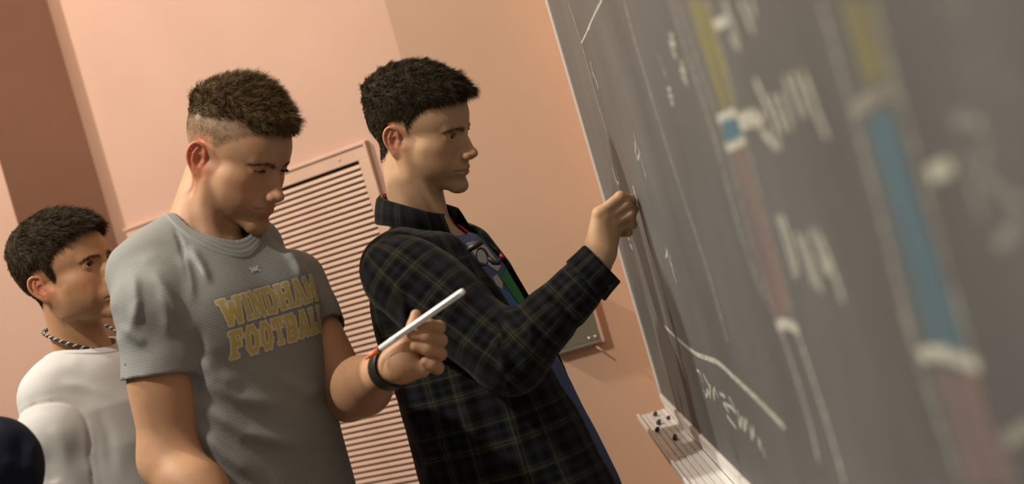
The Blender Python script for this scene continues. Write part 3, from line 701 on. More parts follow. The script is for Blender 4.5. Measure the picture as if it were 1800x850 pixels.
def relaxed_hand(W, fwd, thumb, s=1.):
    """loosely curled hand at wrist W: fwd along the forearm, thumb toward the thumb side; returns sdf and its box"""
    f = np.asarray(fwd, float); f /= np.linalg.norm(f); t = np.asarray(thumb, float); t -= f * (t @ f); t /= np.linalg.norm(t); n = np.cross(f, t) * s     # n: out of the palm
    A = lambda a, b, c: W + f * a + t * b + n * c
    F_ = [[A(.088, b, .0), A(.088 + l * .5, b * 1.06, .010), A(.088 + l * .80, b * 1.04, .026), A(.088 + l * .93, b, .042)] for b, l in ((.030, .074), (.010, .082), (-.010, .076), (-.028, .060))]
    T_ = [A(.022, .020, .006), A(.052, .043, .016), A(.078, .050, .026), A(.100, .046, .034)]
    def sdf(p):
        d = cone(p, W - f * .03, W + f * .012, .029, .027)
        for c in F_: d = smin(d, cone(p, W + f * .02 + (c[0] - W) * .12, c[0], .0175, .0115), .014)
        for c in F_: d = smin(d, chain(p, [(*a, r) for a, r in zip(c, (.0100, .0090, .0080, .0070))], .003), .003)
        return smin(smin(d, cone(p, T_[0], T_[1], .017, .0115), .012), chain(p, [(*a, r) for a, r in zip(T_[1:], (.0112, .0100, .0080))], .003), .004)
    return sdf, box_of(W - f * .03, *[c[3] for c in F_], *[c[1] for c in F_], *T_, pad=.035)
def box_of(*pts, pad=.05):
    a = np.array(pts); return a.min(0) - pad, a.max(0) + pad
# ---------------------------------------------------------------- man writing on the board (plaid shirt)
def build_writer():
    root = thing('person', 'man in dark plaid flannel shirt writing on the blackboard with chalk', 'person', (-.10, 2.68, 0))
    bpy.context.view_layer.update()
    kids = []
    K = Pose((-.108, 2.69, CAMZ + .257), 24.5, 20.0, 6.)
    T = Pose(P(738, 392, 2.69), 22, 0, 0)
    EAR = dict(c=(-18, 74, -15), s=.86, flare=22, tilt=-8)
    H = dict(neck=[], neckl=[((-22, 0, -60), (-38, 0, -190), 52, 56, 18)], ear=EAR, chin_z=-1, chin_x=1, nose_x=-1.5, nose_z=1, nose_r=1.06, nose_b=-.5, jaw=2, lips=.86, smile=1.2, lid_up=.36, lid_lo=.27, mouth_x=-2.5, beard=.75, eye_dz=-4.5, brow_x=1, fore=3)
    xb = ([-40, -14, -8, 8, 22, 34, 44, 52, 60, 66, 75], [4, 6, 14, 19, 28, 38, 50, 66, 84, 97, 160]); zl = ([-120, -84, -70, -52, -42, -34, -24, 4, 8, 12, 30], [-70, -74, -70, -64, -44, -10, 10, 14, 6, -16, -20])
    def region(p):
        f, a, e = hairline(p, xb, zl, EAR); return smooth(-7, 13, f) * smooth(-8, 16, a) * smooth(-2, 7, e), f, a, e
    NA, NB = K.world([[-26, 0, -52]])[0], T.world([[-4, 0, -40]])[0]
    def body(p):
        d = head_sdf(K.loc(p), H) / 1000
        d = smin(d, cone(p, NA, NB, .050, .058), .016)
        d = smin(d, cone(p, K.world([[-14, -56, -34]])[0], T.world([[52, -14, -28]])[0], .013, .013), .016)       # neck muscle
        d = smin(d, ell(T.loc(p), (0, 0, -95), (95, 150, 75)) / 1000, .04)
        return d
    b1 = isomesh(body, K.c + (-.17, -.17, -.33), K.c + (.17, .17, .15), .0016)
    # writing hand
    D = 2.455
    W0, W1 = P(1040, 482, D - .005), P(1054, 446, D)
    I = [P(1053, 375, D - .010), P(1090, 345, D - .008), P(1109, 350, D + .012), P(1112, 361, D + .022)]
    Mi = [P(1067, 381, D - .003), P(1100, 358, D - .003), P(1114, 368, D + .018), P(1112, 377, D + .026)]
    Ri = [P(1078, 390, D + .004), P(1107, 375, D + .003), P(1111, 395, D + .026), P(1098, 400, D + .034)]
    Pi = [P(1086, 400, D + .018), P(1104, 391, D + .022), P(1104, 408, D + .040), P(1092, 410, D + .044)]
    Th = [P(1068, 425, D + .026), P(1084, 398, D + .040), P(1100, 376, D + .034), P(1109, 365, D + .028)]
    def finger(p, c, r): return chain(p, [(*a, b) for a, b in zip(c, r)], .004)
    def hand(p):
        d = cone(p, W0, W1, .030, .027)
        for c, r in ((I, .0098), (Mi, .0098), (Ri, .0098), (Pi, .0095)): d = smin(d, cone(p, W1 + (c[0] - W1) * .1, c[0] + (c[0] - W1) * .0 + np.array([0, .004, 0]), .019, r), .014)
        d = smin(d, cone(p, W1, Th[0], .020, .0155), .014); d = smin(d, cone(p, Th[0], Th[1], .0155, .0115), .008)
        for c, r in ((I, (.0094, .0088, .0080, .0070)), (Mi, (.0092, .0086, .0080, .0070)), (Ri, (.0092, .0086, .0080, .0070)), (Pi, (.0088, .0082, .0074, .0064))): d = smin(d, finger(p, c, r), .0028)
        d = smin(d, finger(p, Th[1:], (.0115, .0104, .0078)), .003)
        d = smin(d, cone(p, P(1051, 430, D - .002), I[0] + np.array([.0015, .005, -.002]), .021, .0108), .012)
        d = smin(d, cone(p, Mi[0] + np.array([0, .004, 0]), Mi[1] + np.array([-.004, .010, 0]), .009, .008), .004); d = smin(d, cone(p, Ri[0] + np.array([0, .004, 0]), Ri[1] + np.array([-.004, .012, 0]), .009, .008), .004)
        for c, e in ((I, Mi), (Mi, Ri), (Ri, Pi)): d = smin(d, cone(p, (c[0] + e[0]) / 2 + np.array([0, .006, 0]), (c[1] + e[1]) / 2 + np.array([-.003, .006, 0]), .0075, .006), .003)
        for c in (Mi, Ri): d = smin(d, np.linalg.norm(p - (c[0] - np.array([.002, .004, -.002])), axis=1) - .0098, .006)
        return d
    lo, hi = box_of(W0, W1, *I, *Ri, *Pi, *Th, pad=.034)
    b2 = isomesh(hand, lo, hi, .0013)
    W2h = T.world([[22, 190, -575]])[0]; hs, hb = relaxed_hand(W2h, T.R[:, 0] * .4 - np.array([0, 0, .9]), T.R[:, 0], -1); b3 = isomesh(hs, *hb, .003)
    sk = skin_mesh('body', [b1, b2, b3, limbs([T.world([[0, 0, -70]])[0], P(719, 490, 2.52), P(897, 628, 2.455), W1], [T.world([[0, 0, -70]])[0], T.world([[-18, 140, -72]])[0], T.world([[-20, 200, -330]])[0], W2h], r=.024)], K, H, M_SKIN3, root, fade=lambda h: region(h)[0] * .9); kids.append(sk)
    for s in (1, -1): eyeball(K, H, s, (1, .02, -.18), root)
    # hair
    def thick(p):
        r, f, a, e = region(p); z = p[:, 2]; top = smooth(35, 85, z); fr = smooth(30, 85, p[:, 0]) * top
        T_ = (5.5 + 9 * top) * (.35 + .65 * smooth(-6, 40, a)) * (.4 + .6 * smooth(-6, 26, f)) + 4 * fr + (2.0 + 1.5 * top) * vnoise(p / 10.) * top + 3 * smooth(20, 60, z) * smooth(-40, -90, p[:, 0]) - 3.5 * smooth(80, 112, z) + 5 * smooth(70, 92, p[:, 0]) * smooth(85, 62, z)
        return np.where(r > .02, T_ * r + 1.2 * r - .6, -3.).astype(F32)
    def flow(p):
        top = smooth(30, 80, p[:, 2])[:, None]; back = smooth(-20, -80, p[:, 0])[:, None]
        return nzd(top * np.array([1, 0, -.1]) - np.array([0, 0, 1.1]) * smooth(62, 95, p[:, 0])[:, None] * top * (1 - .6 * back) + (1 - top) * np.array([-.25, 0, -1.]) + 1e-3)
    leng = lambda p: 5 + 12 * smooth(25, 80, p[:, 2]) + 9 * smooth(50, 90, p[:, 0])
    cap, st = make_hair(K, H, M_HAIR3, root, thick, flow, leng, 24000, 3, lift=.55, clump=.75)
    hr = hair_to_obj('hair', [cap, st], K, M_HAIR3, root)
    br = brow(K, H, [(98, 8, 2.0), (95, 20, 4.5), (88, 34, 5.5), (74, 50, 1)], 330, 5, 7.5, w=.19)
    hair_to_obj('eyebrow', br + lashes(H, 50, 4, .1, 4.5), K, M_BROW, root)
    # ---- clothing
    FT = [(60, -6, 92, 70), (0, -4, 120, 80), (-60, -4, 146, 96), (-120, 0, 162, 112), (-220, 8, 170, 126), (-330, 20, 172, 136), (-450, 26, 176, 146), (-560, 34, 180, 156), (-660, 42, 184, 162)]
    TT = [(60, -6, 80, 58), (0, 0, 110, 74), (-60, 4, 136, 94), (-120, 12, 150, 110), (-220, 23, 158, 126), (-330, 40, 162, 138), (-450, 58, 166, 146), (-560, 74, 170, 152), (-660, 82, 174, 156)]
    def tee(p):
        q = T.loc(p); d = loft(q, TT, 2.3, -38, 30)
        d = smin(d, cone(q, (0, 40, -52), (0, 120, -70), 40, 38), 40); d = smin(d, cone(q, (0, -40, -52), (0, -120, -70), 40, 38), 40)
        a, b = T.loc(NA[None])[0], np.array([14, 0, -60]); d = smax(d, -cone(q, a, b, 66, 66), 4)
        d = smax(d, -585 - q[:, 2] - .12 * q[:, 0], 3)
        return d / 1000 + .0015 * vnoise(q / 60.) 
    lo, hi = T.c + (-.26, -.26, -.68), T.c + (.30, .26, .06)
    v, q = isomesh(tee, lo, hi, .005)
    te = meshobj('t_shirt', v, q, M_BLUETEE, root); te['label'] = 'blue t-shirt with white and green print under the open flannel'
    S, E, Wr = P(719, 490, 2.52), P(897, 628, 2.455), P(1060, 462, 2.452)
    S2 = T.world([[-18, 140, -72]])[0]
    E2_ = T.world([[-20, 200, -330]])[0]; W2 = T.world([[20, 190, -560]])[0]
    def shell(p):
        q = T.loc(p); d = loft(q, FT, 2.3, -34, 50)
        for s in (1, -1): d = smin(d, cone(q, (-20, s * 48, -38), (-4, s * (150 if s < 0 else 122), -66), 44, 60 if s < 0 else 52), 45)
        return d
    WR = [([(700, 700), (745, 770), (800, 800)], 2.6, .012, 0.0102), ([(715, 745), (760, 812), (745, 850)], 2.6, .010, 0.0085), ([(850, 660), (900, 730), (925, 850)], 2.6, .014, 0.0085), ([(790, 640), (830, 740), (850, 850)], 2.6, .016, 0.0085),
          ([(650, 520), (668, 590), (690, 660)], 2.6, .010, 0.0068)]
    def flan(p):
        q = T.loc(p); d = smin(shell(p), tee(p) * 1000 - 10, 14)
        for w in WR: d = d + 1000 * fold(p, *w)
        d = d + 1.6 * vnoise(q / 45.)
        a = T.loc(NA[None])[0]; d = smax(d, -cone(q, a, (8, 0, -40), 64, 62), 4)
        z = q[:, 2]; yn = -np.interp(-z, [-20, 40, 120, 250, 400, 560, 660], [62, 62, 54, 34, 8, 0, 0]); yf = np.interp(-z, [0, 60, 120, 200, 260, 330, 450, 600], [44, 54, 72, 96, 106, 128, 150, 165])
        gap = np.maximum(np.maximum(yn - q[:, 1], q[:, 1] - yf), 20 - q[:, 0]); d = smax(d, -gap, 4)
        d = smax(d, -620 - z, 3)
        d = smax(d, -(tee(p) * 1000 + 0.) - 3000, 1)
        return d / 1000
    lo, hi = T.c + (-.30, -.30, -.68), T.c + (.32, .30, .10)
    garment('flannel_shirt', flan, lo, hi, .0045, M_PLAID, root, torso_uv(T))
    # near sleeve
    Wc = Wr - (Wr - E) * .02
    SW = [([(690, 470), (705, 520), (715, 580)], 2.5, .009, 0.0102), ([(880, 560), (915, 600), (940, 655)], 2.45, .012, 0.0136), ([(925, 545), (935, 600), (960, 640)], 2.45, .010, 0.0136), ([(860, 570), (880, 620), (895, 660)], 2.45, .010, 0.0119),
          ([(955, 520), (990, 540), (1020, 590)], 2.45, .010, -0.0119), ([(985, 490), (1020, 520), (1050, 545)], 2.45, .010, 0.0102), ([(740, 560), (800, 600), (870, 640)], 2.48, .014, 0.0102), ([(1010, 470), (1040, 500), (1060, 530)], 2.45, .008, -0.0085)]
    def sleeve(p):
        d = cone(p, S, S + (E - S) * .35, .074, .072); d = smin(d, cone(p, S + (E - S) * .25, E, .072, .064), .03)
        d = smin(d, cone(p, E, Wc, .062, .038), .022)
        d = smin(d, cone(p, S + np.array([-.02, .02, .02]), S + np.array([.0, .08, .0]), .06, .07), .03)
        for w in SW: d = d + fold(p, *w)
        d = d + .0022 * vnoise(p / .038)
        ax = (Wc - E) / np.linalg.norm(Wc - E); d = smax(d, (p - Wc) @ ax + .028, .004)
        return d
    lo, hi = box_of(S, E, Wr, pad=.11)
    uvA, uvB = limb_uv(S, E, (0, -1, 0)), limb_uv(E, Wc, (0, -1, 0))
    v, q = isomesh(sleeve, lo, hi, .0038); vf = v.astype(F32)
    t = ((vf - E) @ ((Wc - E) / np.linalg.norm(Wc - E))) > ((vf - E) @ ((S - E) / np.linalg.norm(S - E)))
    u = np.where(t[:, None], uvB(vf) + np.array([0, np.linalg.norm(E - S), 0]), uvA(vf))
    meshobj('sleeve', v, q, M_PLAID, root, dict(cloth=u))
    ax = (Wc - E) / np.linalg.norm(Wc - E)
    def cuff(p):
        t = (p - Wc) @ ax; d = cone(p, E, Wc + ax * .05, .062, .0415)
        d = np.maximum(d, -(d + .004)) if False else smax(d, -cone(p, E, Wc + ax * .06, .054, .036), .002)
        return smax(smax(d, t - .004, .003), -t - .040, .003) + .0012 * vnoise(p / .03)
    lo, hi = box_of(Wc, pad=.075); uc = limb_uv(E, Wc, (0, -1, 0))
    garment('cuff', cuff, lo, hi, .0022, M_PLAID, root, lambda v: uc(v) + np.array([.012, .03, 0]))
    def button(loc, nrm, par, r=.0055):
        b = bmesh.new(); bmesh.ops.create_cone(b, segments=16, radius1=r, radius2=r * .85, depth=.002, cap_ends=True); me = bpy.data.meshes.new('button'); b.to_mesh(me); b.free(); me.materials.append(M_BLACK)
        o = bpy.data.objects.new('button', me); COL.objects.link(o); o.parent = par; o.location = loc; o.rotation_euler = Vector(nrm).to_track_quat('Z', 'Y').to_euler()
    bp = P(1071, 503, 2.43); button(bp - (0, .012, 0), (.3, -1, -.2), root)
    # far sleeve hanging on the other side
    def sl2(p):
        d = cone(p, S2, E2_, .062, .056); d = smin(d, cone(p, E2_, W2, .058, .04), .03); return d + .002 * vnoise(p / .04)
    lo, hi = box_of(S2, E2_, W2, pad=.09); garment('sleeve', sl2, lo, hi, .008, M_PLAID, root, limb_uv(S2, E2_, (0, 1, 0)))
    # collar: a folded band swept round the neck
    def collar(p):
        q = T.loc(p); return q
    ph = np.linspace(-2.62, 2.62, 61); V_, UV = [], []
    prof_ = [(-3, -6), (-2, 10), (2, 17), (7, 19), (13, 15), (18, 5), (23, -8), (28, -26)]
    for a in ph:
        f_ = (1 - math.cos(a)) / 2; fr = max(0, abs(a) - 1.9) / .72
        cx = -math.cos(a) * 62 + 9; cy = math.sin(a) * 60; zc = 55 - 76 * f_ ** 1.1
        for j, (o_, z_) in enumerate(prof_):
            t = j / (len(prof_) - 1); o2 = o_ * (1 + .25 * fr); z2 = z_ * (1 + .35 * fr * (t > .5)); x2 = (-14 * fr * t if j > 3 else 0)
            V_.append((cx - math.cos(a) * o2 + x2, cy + math.sin(a) * o2 * 1.05, zc + z2 + 3 * math.sin(a * 3) * t)); UV.append((a * .085, t * .07, 0))
    nP = len(prof_); fs = [(i * nP + j, (i + 1) * nP + j, (i + 1) * nP + j + 1, i * nP + j + 1) for i in range(len(ph) - 1) for j in range(nP - 1)]
    co = meshobj('collar', T.world(V_), fs, M_PLAID, root, dict(cloth=np.array(UV)))
    md = co.modifiers.new('thick', 'SOLIDIFY'); md.thickness = .004; md.offset = -1
    # printed design on the tee, laid on its surface
    def onto(f, a, b, m, name, par, off=.0012, n=1):
        pass
    def tee_pt(y, z):
        x = np.full(len(y), 240., F32)
        for _ in range(60):
            d = tee(T.world(np.stack([x, y, z], 1)).astype(F32)) * 1000; x = x - np.clip(d, -8, 30) * .6
        return T.world(np.stack([x + 1.4, y, z], 1))
    def patch(poly, m):
        poly = np.array(poly, float); ys = np.arange(poly[:, 0].min(), poly[:, 0].max() + 3, 1.6); zs = np.arange(poly[:, 1].min(), poly[:, 1].max() + 3, 1.6)
        g = np.stack(np.meshgrid(ys, zs, indexing='ij'), -1).reshape(-1, 2)
        def inside(c):
            r = np.zeros(len(c), bool); n = len(poly)
            for i in range(n):
                a, b = poly[i], poly[(i + 1) % n]; cr = ((a[1] > c[:, 1]) != (b[1] > c[:, 1])) & (c[:, 0] < (b[0] - a[0]) * (c[:, 1] - a[1]) / (b[1] - a[1] + 1e-9) + a[0]); r ^= cr
            return r
        nz_ = len(zs); fs = [(i * nz_ + j, (i + 1) * nz_ + j, (i + 1) * nz_ + j + 1, i * nz_ + j + 1) for i in range(len(ys) - 1) for j in range(nz_ - 1)]
        fs = np.array(fs); cen = g[fs].mean(1); fs = fs[inside(cen)]
        meshobj('print', tee_pt(g[:, 0].astype(F32), g[:, 1].astype(F32)), fs, m, te)
    patch([(-40, -60), (0, -62), (30, -75), (30, -120), (0, -128), (-20, -110), (-42, -100)], M_PWHITE)
    patch([(-30, -135), (-8, -132), (-4, -150), (-22, -162), (-34, -150)], M_PWHITE)
    patch([(0, -140), (50, -128), (75, -170), (60, -225), (25, -215), (8, -180)], M_PGREEN)
    patch([(-45, -160), (-6, -165), (8, -200), (4, -245), (-30, -250), (-48, -215)], M_PBLUE)
    patch([(-44, -255), (-26, -254), (-22, -275), (-44, -272)], M_PWHITE)
    # lanyard with ring and clip
    la = thing('lanyard', 'thin red lanyard with black clip and ring around the writing man\'s neck', 'lanyard', T.c.tolist()); bpy.context.view_layer.update()
    def lw(q): return T.world(np.array(q, float))
    loopL = spline(lw([(-54, -14, 70), (-40, -42, 60), (-10, -57, 42), (24, -55, 14), (58, -40, -22), (92, -20, -66), (113, -6, -100)]), 8)
    loopR = spline(lw([(-54, -14, 70), (-46, 34, 58), (-14, 54, 40), (24, 52, 12), (58, 38, -22), (94, 22, -62), (115, 8, -98)]), 8)
    for L_ in (loopL, loopR): sub(tube('strap', L_, .0022, M_RED, None, 6), la)
    c0 = P(833, 433, 2.55)
    ringc = P(847, 451, 2.545); u_ = np.array([.5, .25, 0]); u_ /= np.linalg.norm(u_)
    sub(tube('clip', [P(822, 440, 2.55), P(834, 432, 2.55), P(848, 425, 2.55)], [.0045, .006, .0045], M_BLACK, None, 10), la)
    sub(tube('ring', [ringc + .0125 * (math.cos(a) * u_ * .9 + math.sin(a) * np.array([0, 0, 1.25])) for a in np.linspace(0, 2 * math.pi, 28, endpoint=False)], .0022, M_BLACK, None, 8, True), la)
    sub(tube('hook', [P(858, 452, 2.545), P(868, 461, 2.545), P(876, 462, 2.545), P(882, 452, 2.55)], [.004, .0052, .0048, .004], M_BLACK, None, 10), la)
    sub(tube('bead', [P(880, 452, 2.55), P(884, 448, 2.55)], [.004, .0055], M_RED, None, 10), la)
    lower_body(T, root, -600)
    # chalk
    ch = tube('chalk_piece', [PB(1121, 352, .0005), P(1114, 357, 2.492), P(1104, 364, 2.494)], [.0032, .0042, .0042], M_STICK, None, 12)
    tag(ch, 'short white chalk piece in the writing hand touching the board', 'chalk')
    for o in list(COL.objects):
        if o.parent == root and o.matrix_parent_inverse == Matrix.Identity(4): sub(o, root)
build_writer()
# ---------------------------------------------------------------- letters for the shirt print: strokes in a 0..1 box
LET = {
 'W': [(0, 1, .22, 0), (.22, 0, .5, .8), (.5, .8, .78, 0), (.78, 0, 1, 1), 's', (-.10, 1, .16, 1), (.84, 1, 1.10, 1)],
 'I': [(.5, 0, .5, 1), 's', (.2, 0, .8, 0), (.2, 1, .8, 1)],
 'N': [(.08, 0, .08, 1), (.08, 1, .92, 0), (.92, 0, .92, 1), 's', (-.08, 0, .26, 0), (-.08, 1, .12, 1), (.74, 1, 1.08, 1)],
 'D': [(.12, 0, .12, 1), (.12, 1, .66, 1), (.66, 1, .94, .76), (.94, .76, .94, .24), (.94, .24, .66, 0), (.66, 0, .12, 0), 's', (-.06, 0, .2, 0), (-.06, 1, .2, 1)],
 'H': [(.1, 0, .1, 1), (.9, 0, .9, 1), (.1, .5, .9, .5), 's', (-.06, 0, .26, 0), (-.06, 1, .26, 1), (.74, 0, 1.06, 0), (.74, 1, 1.06, 1)],
 'A': [(.04, 0, .42, 1), (.96, 0, .58, 1), (.42, 1, .58, 1), (.2, .34, .8, .34), 's', (-.12, 0, .20, 0), (.80, 0, 1.12, 0)],
 'M': [(.04, 0, .04, 1), (.96, 0, .96, 1), (.04, 1, .5, .25), (.5, .25, .96, 1), 's', (-.10, 0, .18, 0), (.82, 0, 1.10, 0), (-.10, 1, .06, 1), (.94, 1, 1.10, 1)],
 'F': [(.15, 0, .15, 1), (.15, 1, .95, 1), (.15, .52, .7, .52), 's', (-.05, 0, .38, 0), (-.05, 1, .2, 1), (.97, 1, .97, .86), (.7, .46, .7, .58)],
 'O': [(.06, .26, .06, .74), (.06, .74, .32, 1), (.32, 1, .68, 1), (.68, 1, .94, .74), (.94, .74, .94, .26), (.94, .26, .68, 0), (.68, 0, .32, 0), (.32, 0, .06, .26)],
 'T': [(.5, 0, .5, 1), (.02, 1, .98, 1), 's', (.28, 0, .72, 0), (.02, 1, .02, .76), (.98, 1, .98, .76)],
 'B': [(.12, 0, .12, 1), (.12, 1, .72, 1), (.72, 1, .9, .86), (.9, .86, .9, .66), (.9, .66, .74, .52), (.74, .52, .12, .52), (.74, .52, .94, .36), (.94, .36, .94, .16), (.94, .16, .74, 0), (.74, 0, .12, 0), 's', (-.06, 0, .2, 0), (-.06, 1, .2, 1)],
 'L': [(.15, 0, .15, 1), (.15, 0, .95, 0), 's', (-.05, 1, .38, 1), (-.05, 0, .2, 0), (.95, 0, .95, .26)],
}
def glyph_dist(ch, a, b, w, h, t):
    """distance (mm) to the strokes of a letter w x h; t = half stroke"""
    d = np.full(a.shape, 1e3); serif = False
    for s in LET[ch]:
        if s == 's': serif = True; continue
        x0, y0, x1, y1 = s[0] * (w - 2 * t) + t, s[1] * (h - 2 * t) + t, s[2] * (w - 2 * t) + t, s[3] * (h - 2 * t) + t
        L = math.hypot(x1 - x0, y1 - y0) or 1e-6; ux, uy = (x1 - x0) / L, (y1 - y0) / L
        u = (a - x0) * ux + (b - y0) * uy; v = -(a - x0) * uy + (b - y0) * ux; k_ = .62 if serif else 1.
        d = np.minimum(d, np.maximum(np.maximum(-u - t * .9, u - L - t * .9), np.abs(v) - t * k_))
    return d
# ---------------------------------------------------------------- man in the grey t-shirt
def build_reader():
    root = thing('person', 'young man in grey rib t-shirt with gold lettering looking down at the marker pen', 'person', (-.45, 2.52, 0)); bpy.context.view_layer.update()
    K = Pose((-.4175, 2.48, CAMZ + .284), 34, 34., -5.)
    T = Pose(P(338, 406, 2.48), 37, 2, 0)
    EAR = dict(c=(-18, 76, -15), s=.95, flare=30, tilt=-6)
    H = dict(neck=[], neckl=[((-22, 0, -60), (-60, 0, -190), 54, 58, 18)], ear=EAR, chin_z=-2, chin_x=1, nose_x=0, nose_z=0, nose_r=1.0, nose_b=-1.5, jaw=3, lips=.8, lid_up=-.10, lid_lo=.34, fold=0, mouth_x=-2, beard=.7, ear_red=1.3, fore=5, mouth_z=4)
    xb = ([-40, -14, -8, 8, 22, 34, 44, 52, 60, 66, 75], [4, 6, 14, 20, 30, 44, 58, 74, 86, 98, 160]); zl = ([-120, -84, -70, -52, -42, -34, -24, 4, 8, 12, 30], [-50, -54, -50, -44, -30, -6, 10, 14, 4, -14, -18])
    NA, NB = K.world([[-30, 0, -48]])[0], T.world([[-2, 0, -30]])[0]
    Sr, Er, Wr = P(267, 528, 2.34), P(298, 806, 2.32), P(430, 985, 2.18)
    Sl, El, Wl = P(512, 500, 2.64), P(612, 694, 2.52), P(688, 645, 2.25)
    def body(p):
        d = head_sdf(K.loc(p), H) / 1000
        d = smin(d, cone(p, NA, NB, .056, .062), .016)
        for s in (1, -1): d = smin(d, cone(p, K.world([[-16, 56 * s, -36]])[0], T.world([[56, 14 * s, -34]])[0], .014, .013), .016)
        d = smin(d, ell(T.loc(p), (0, 0, -110), (100, 155, 85)) / 1000, .05)
        return d
    b1 = isomesh(body, K.c + (-.18, -.17, -.33), K.c + (.17, .17, .15), .0016)
    M0 = Sr + (Er - Sr) * .12
    def arm_r(p):
        d = cone(p, M0, Er, .0525, .046); d = smin(d, ell(p - (Sr + (Er - Sr) * .55).astype(F32), (.0, -.004, 0), (.047, .050, .09)), .02)
        d = smin(d, cone(p, Er, Er + (Wr - Er) * .35, .045, .049), .03); d = smin(d, cone(p, Er + (Wr - Er) * .35, Wr, .049, .031), .03)
        d = smin(d, np.linalg.norm(p - (Er + np.array([.004, .012, -.022])).astype(F32), axis=1) - .030, .03)
        return d
    lo, hi = box_of(M0, Er, Wr, pad=.075); b2 = isomesh(arm_r, lo, hi, .0035)
    hs, hb = relaxed_hand(Wr, Wr - Er, (-.2, .3, 1.), 1); b4 = isomesh(hs, *hb, .003)
    D = 2.19
    Ix = [P(744, 579, D + .030), P(771, 575, D + .020), P(753, 570, D - .004), P(738, 571, D - .008)]
    Mx = [P(744, 600, D + .034), P(774, 598, D + .022), P(748, 591, D - .007), P(725, 588, D - .009)]
    Rx = [P(744, 622, D + .034), P(773, 622, D + .022), P(750, 613, D - .006), P(731, 608, D - .007)]
    Px = [P(740, 640, D + .030), P(769, 646, D + .020), P(758, 640, D - .001), P(748, 635, D - .003)]
    Tx = [P(704, 622, D + .014), P(717, 594, D + .012), P(728, 570, D + .016), P(731, 553, D + .020)]
    W1 = P(697, 640, D + .022)
    def fing(p, c, r): return chain(p, [(*a, b) for a, b in zip(c, r)], .004)
    def arm_l(p):
        d = cone(p, Sl + (El - Sl) * .15, El, .050, .043)
        d = smin(d, cone(p, El, El + (Wl - El) * .35, .043, .046), .02); d = smin(d, cone(p, El + (Wl - El) * .35, Wl, .046, .0285), .03)
        d = smin(d, cone(p, Wl, W1, .0285, .027), .02)
        for c in (Ix, Mx, Rx, Px): d = smin(d, cone(p, W1 + (c[0] - W1) * .15, c[0], .021, .0125), .014)
        d = smin(d, cone(p, P(708, 650, D + .012), P(742, 648, D + .010), .0185, .0135), .016)          # heel of the hand
        d = smin(d, cone(p, P(706, 636, D + .012), Tx[1], .0175, .0125), .022)                            # ball of the thumb
        for c, r in ((Ix, (.0112, .0104, .0094, .0084)), (Mx, (.0112, .0108, .0100, .0090)), (Rx, (.0112, .0106, .0098, .0088)), (Px, (.0105, .0098, .0088, .0078))): d = smin(d, fing(p, c, r), .0025)
        d = smin(d, fing(p, Tx[1:], (.0115, .0105, .0085)), .004)
        return d
    lo, hi = box_of(Sl, El, Wl, *Ix, *Px, *Tx, pad=.06); b3 = isomesh(arm_l, lo, hi, .0016)
    skin_mesh('body', [b1, b2, b3, b4, limbs([T.world([[0, 0, -80]])[0], Sr, Er], [T.world([[0, 0, -80]])[0], Sl, El])], K, H, M_SKIN2, root, fade=lambda h: (smooth(-8, 14, hairline(h, xb, zl, EAR)[0] + 4 * vnoise(h / 5.)) * smooth(-4, 26, hairline(h, xb, zl, EAR)[1]) * smooth(-2, 4, hairline(h, xb, zl, EAR)[2]) * smooth(-25, 35, h[:, 2]) * .95))
    for s in (1, -1): eyeball(K, H, s, (1, .02, -.62), root)
    def region(p):
        f, a, e = hairline(p, xb, zl, EAR); return smooth(-3, 9, f) * smooth(-2, 14, a) * smooth(-1, 5, e)
    def topf(p): return smooth(50, 104, p[:, 2] + np.interp(p[:, 0], [-90, -60, 0, 30, 60, 90], [22, 18, 4, -3, 4, 12]) - .10 * np.abs(p[:, 1]))
    def thick(p):
        r = region(p); t = topf(p); fr = smooth(10, 88, p[:, 0]) * t; cr = np.exp(-((p[:, 0] + 4) / 28) ** 2) * t
        T_ = 15 * t + 5 * fr + 6 * cr + 3.2 * vnoise(p / 9.) * t
        return np.where((r > .02) & (t > .02), T_ * r - .4, -3.).astype(F32)
    def flow(p):
        return nzd(np.stack([np.full(len(p), 1.), -.1 * np.sign(p[:, 1]), .15 - .55 * smooth(40, 95, p[:, 0])], 1))
    leng = lambda p: 10 + 11 * topf(p) + 8 * smooth(45, 90, p[:, 0]) * topf(p) + 6 * np.exp(-((p[:, 0] + 4) / 26) ** 2)
    cap, st = make_hair(K, H, M_HAIR2, root, thick, flow, leng, 17000, 11, lift=.95, clump=.8, width=.36, capmin=6)
    # clipped stubble on the sides
    stub = lambda p: np.where(region(p) * (1 - .8 * topf(p)) > .3, 1.0, -3.).astype(F32)
    _, st2 = make_hair(K, H, M_HAIR2, root, stub, lambda p: np.tile(np.array([-.2, 0, -1.]), (len(p), 1)), lambda p: 2.2 + 6 * smooth(5, 60, p[:, 2]), 18000, 17, lift=.35, clump=.3, width=.16)
    hair_to_obj('hair', [cap, st, st2], K, M_HAIR2, root)
    br = brow(K, H, [(98, 8, 6.0), (95, 20, 8.5), (88, 34, 9.0), (72, 52, 4)], 300, 15, 7.5, w=.19)
    hair_to_obj('eyebrow', br + lashes(H, 90, 14, -.5, 7), K, M_BROW, root)
    # ---- t-shirt
    TT = [(60, -6, 84, 62), (0, 0, 118, 82), (-60, 8, 138, 104), (-120, 14, 158, 122), (-200, 18, 174, 128), (-300, 16, 168, 124), (-420, 14, 166, 120), (-540, 12, 168, 120), (-680, 10, 172, 122)]
    nka, nkb = T.loc(NA[None])[0], np.array([26, 0, -54.])
    def neck_hole(q): return cone(q, nka, nkb, 62, 74)
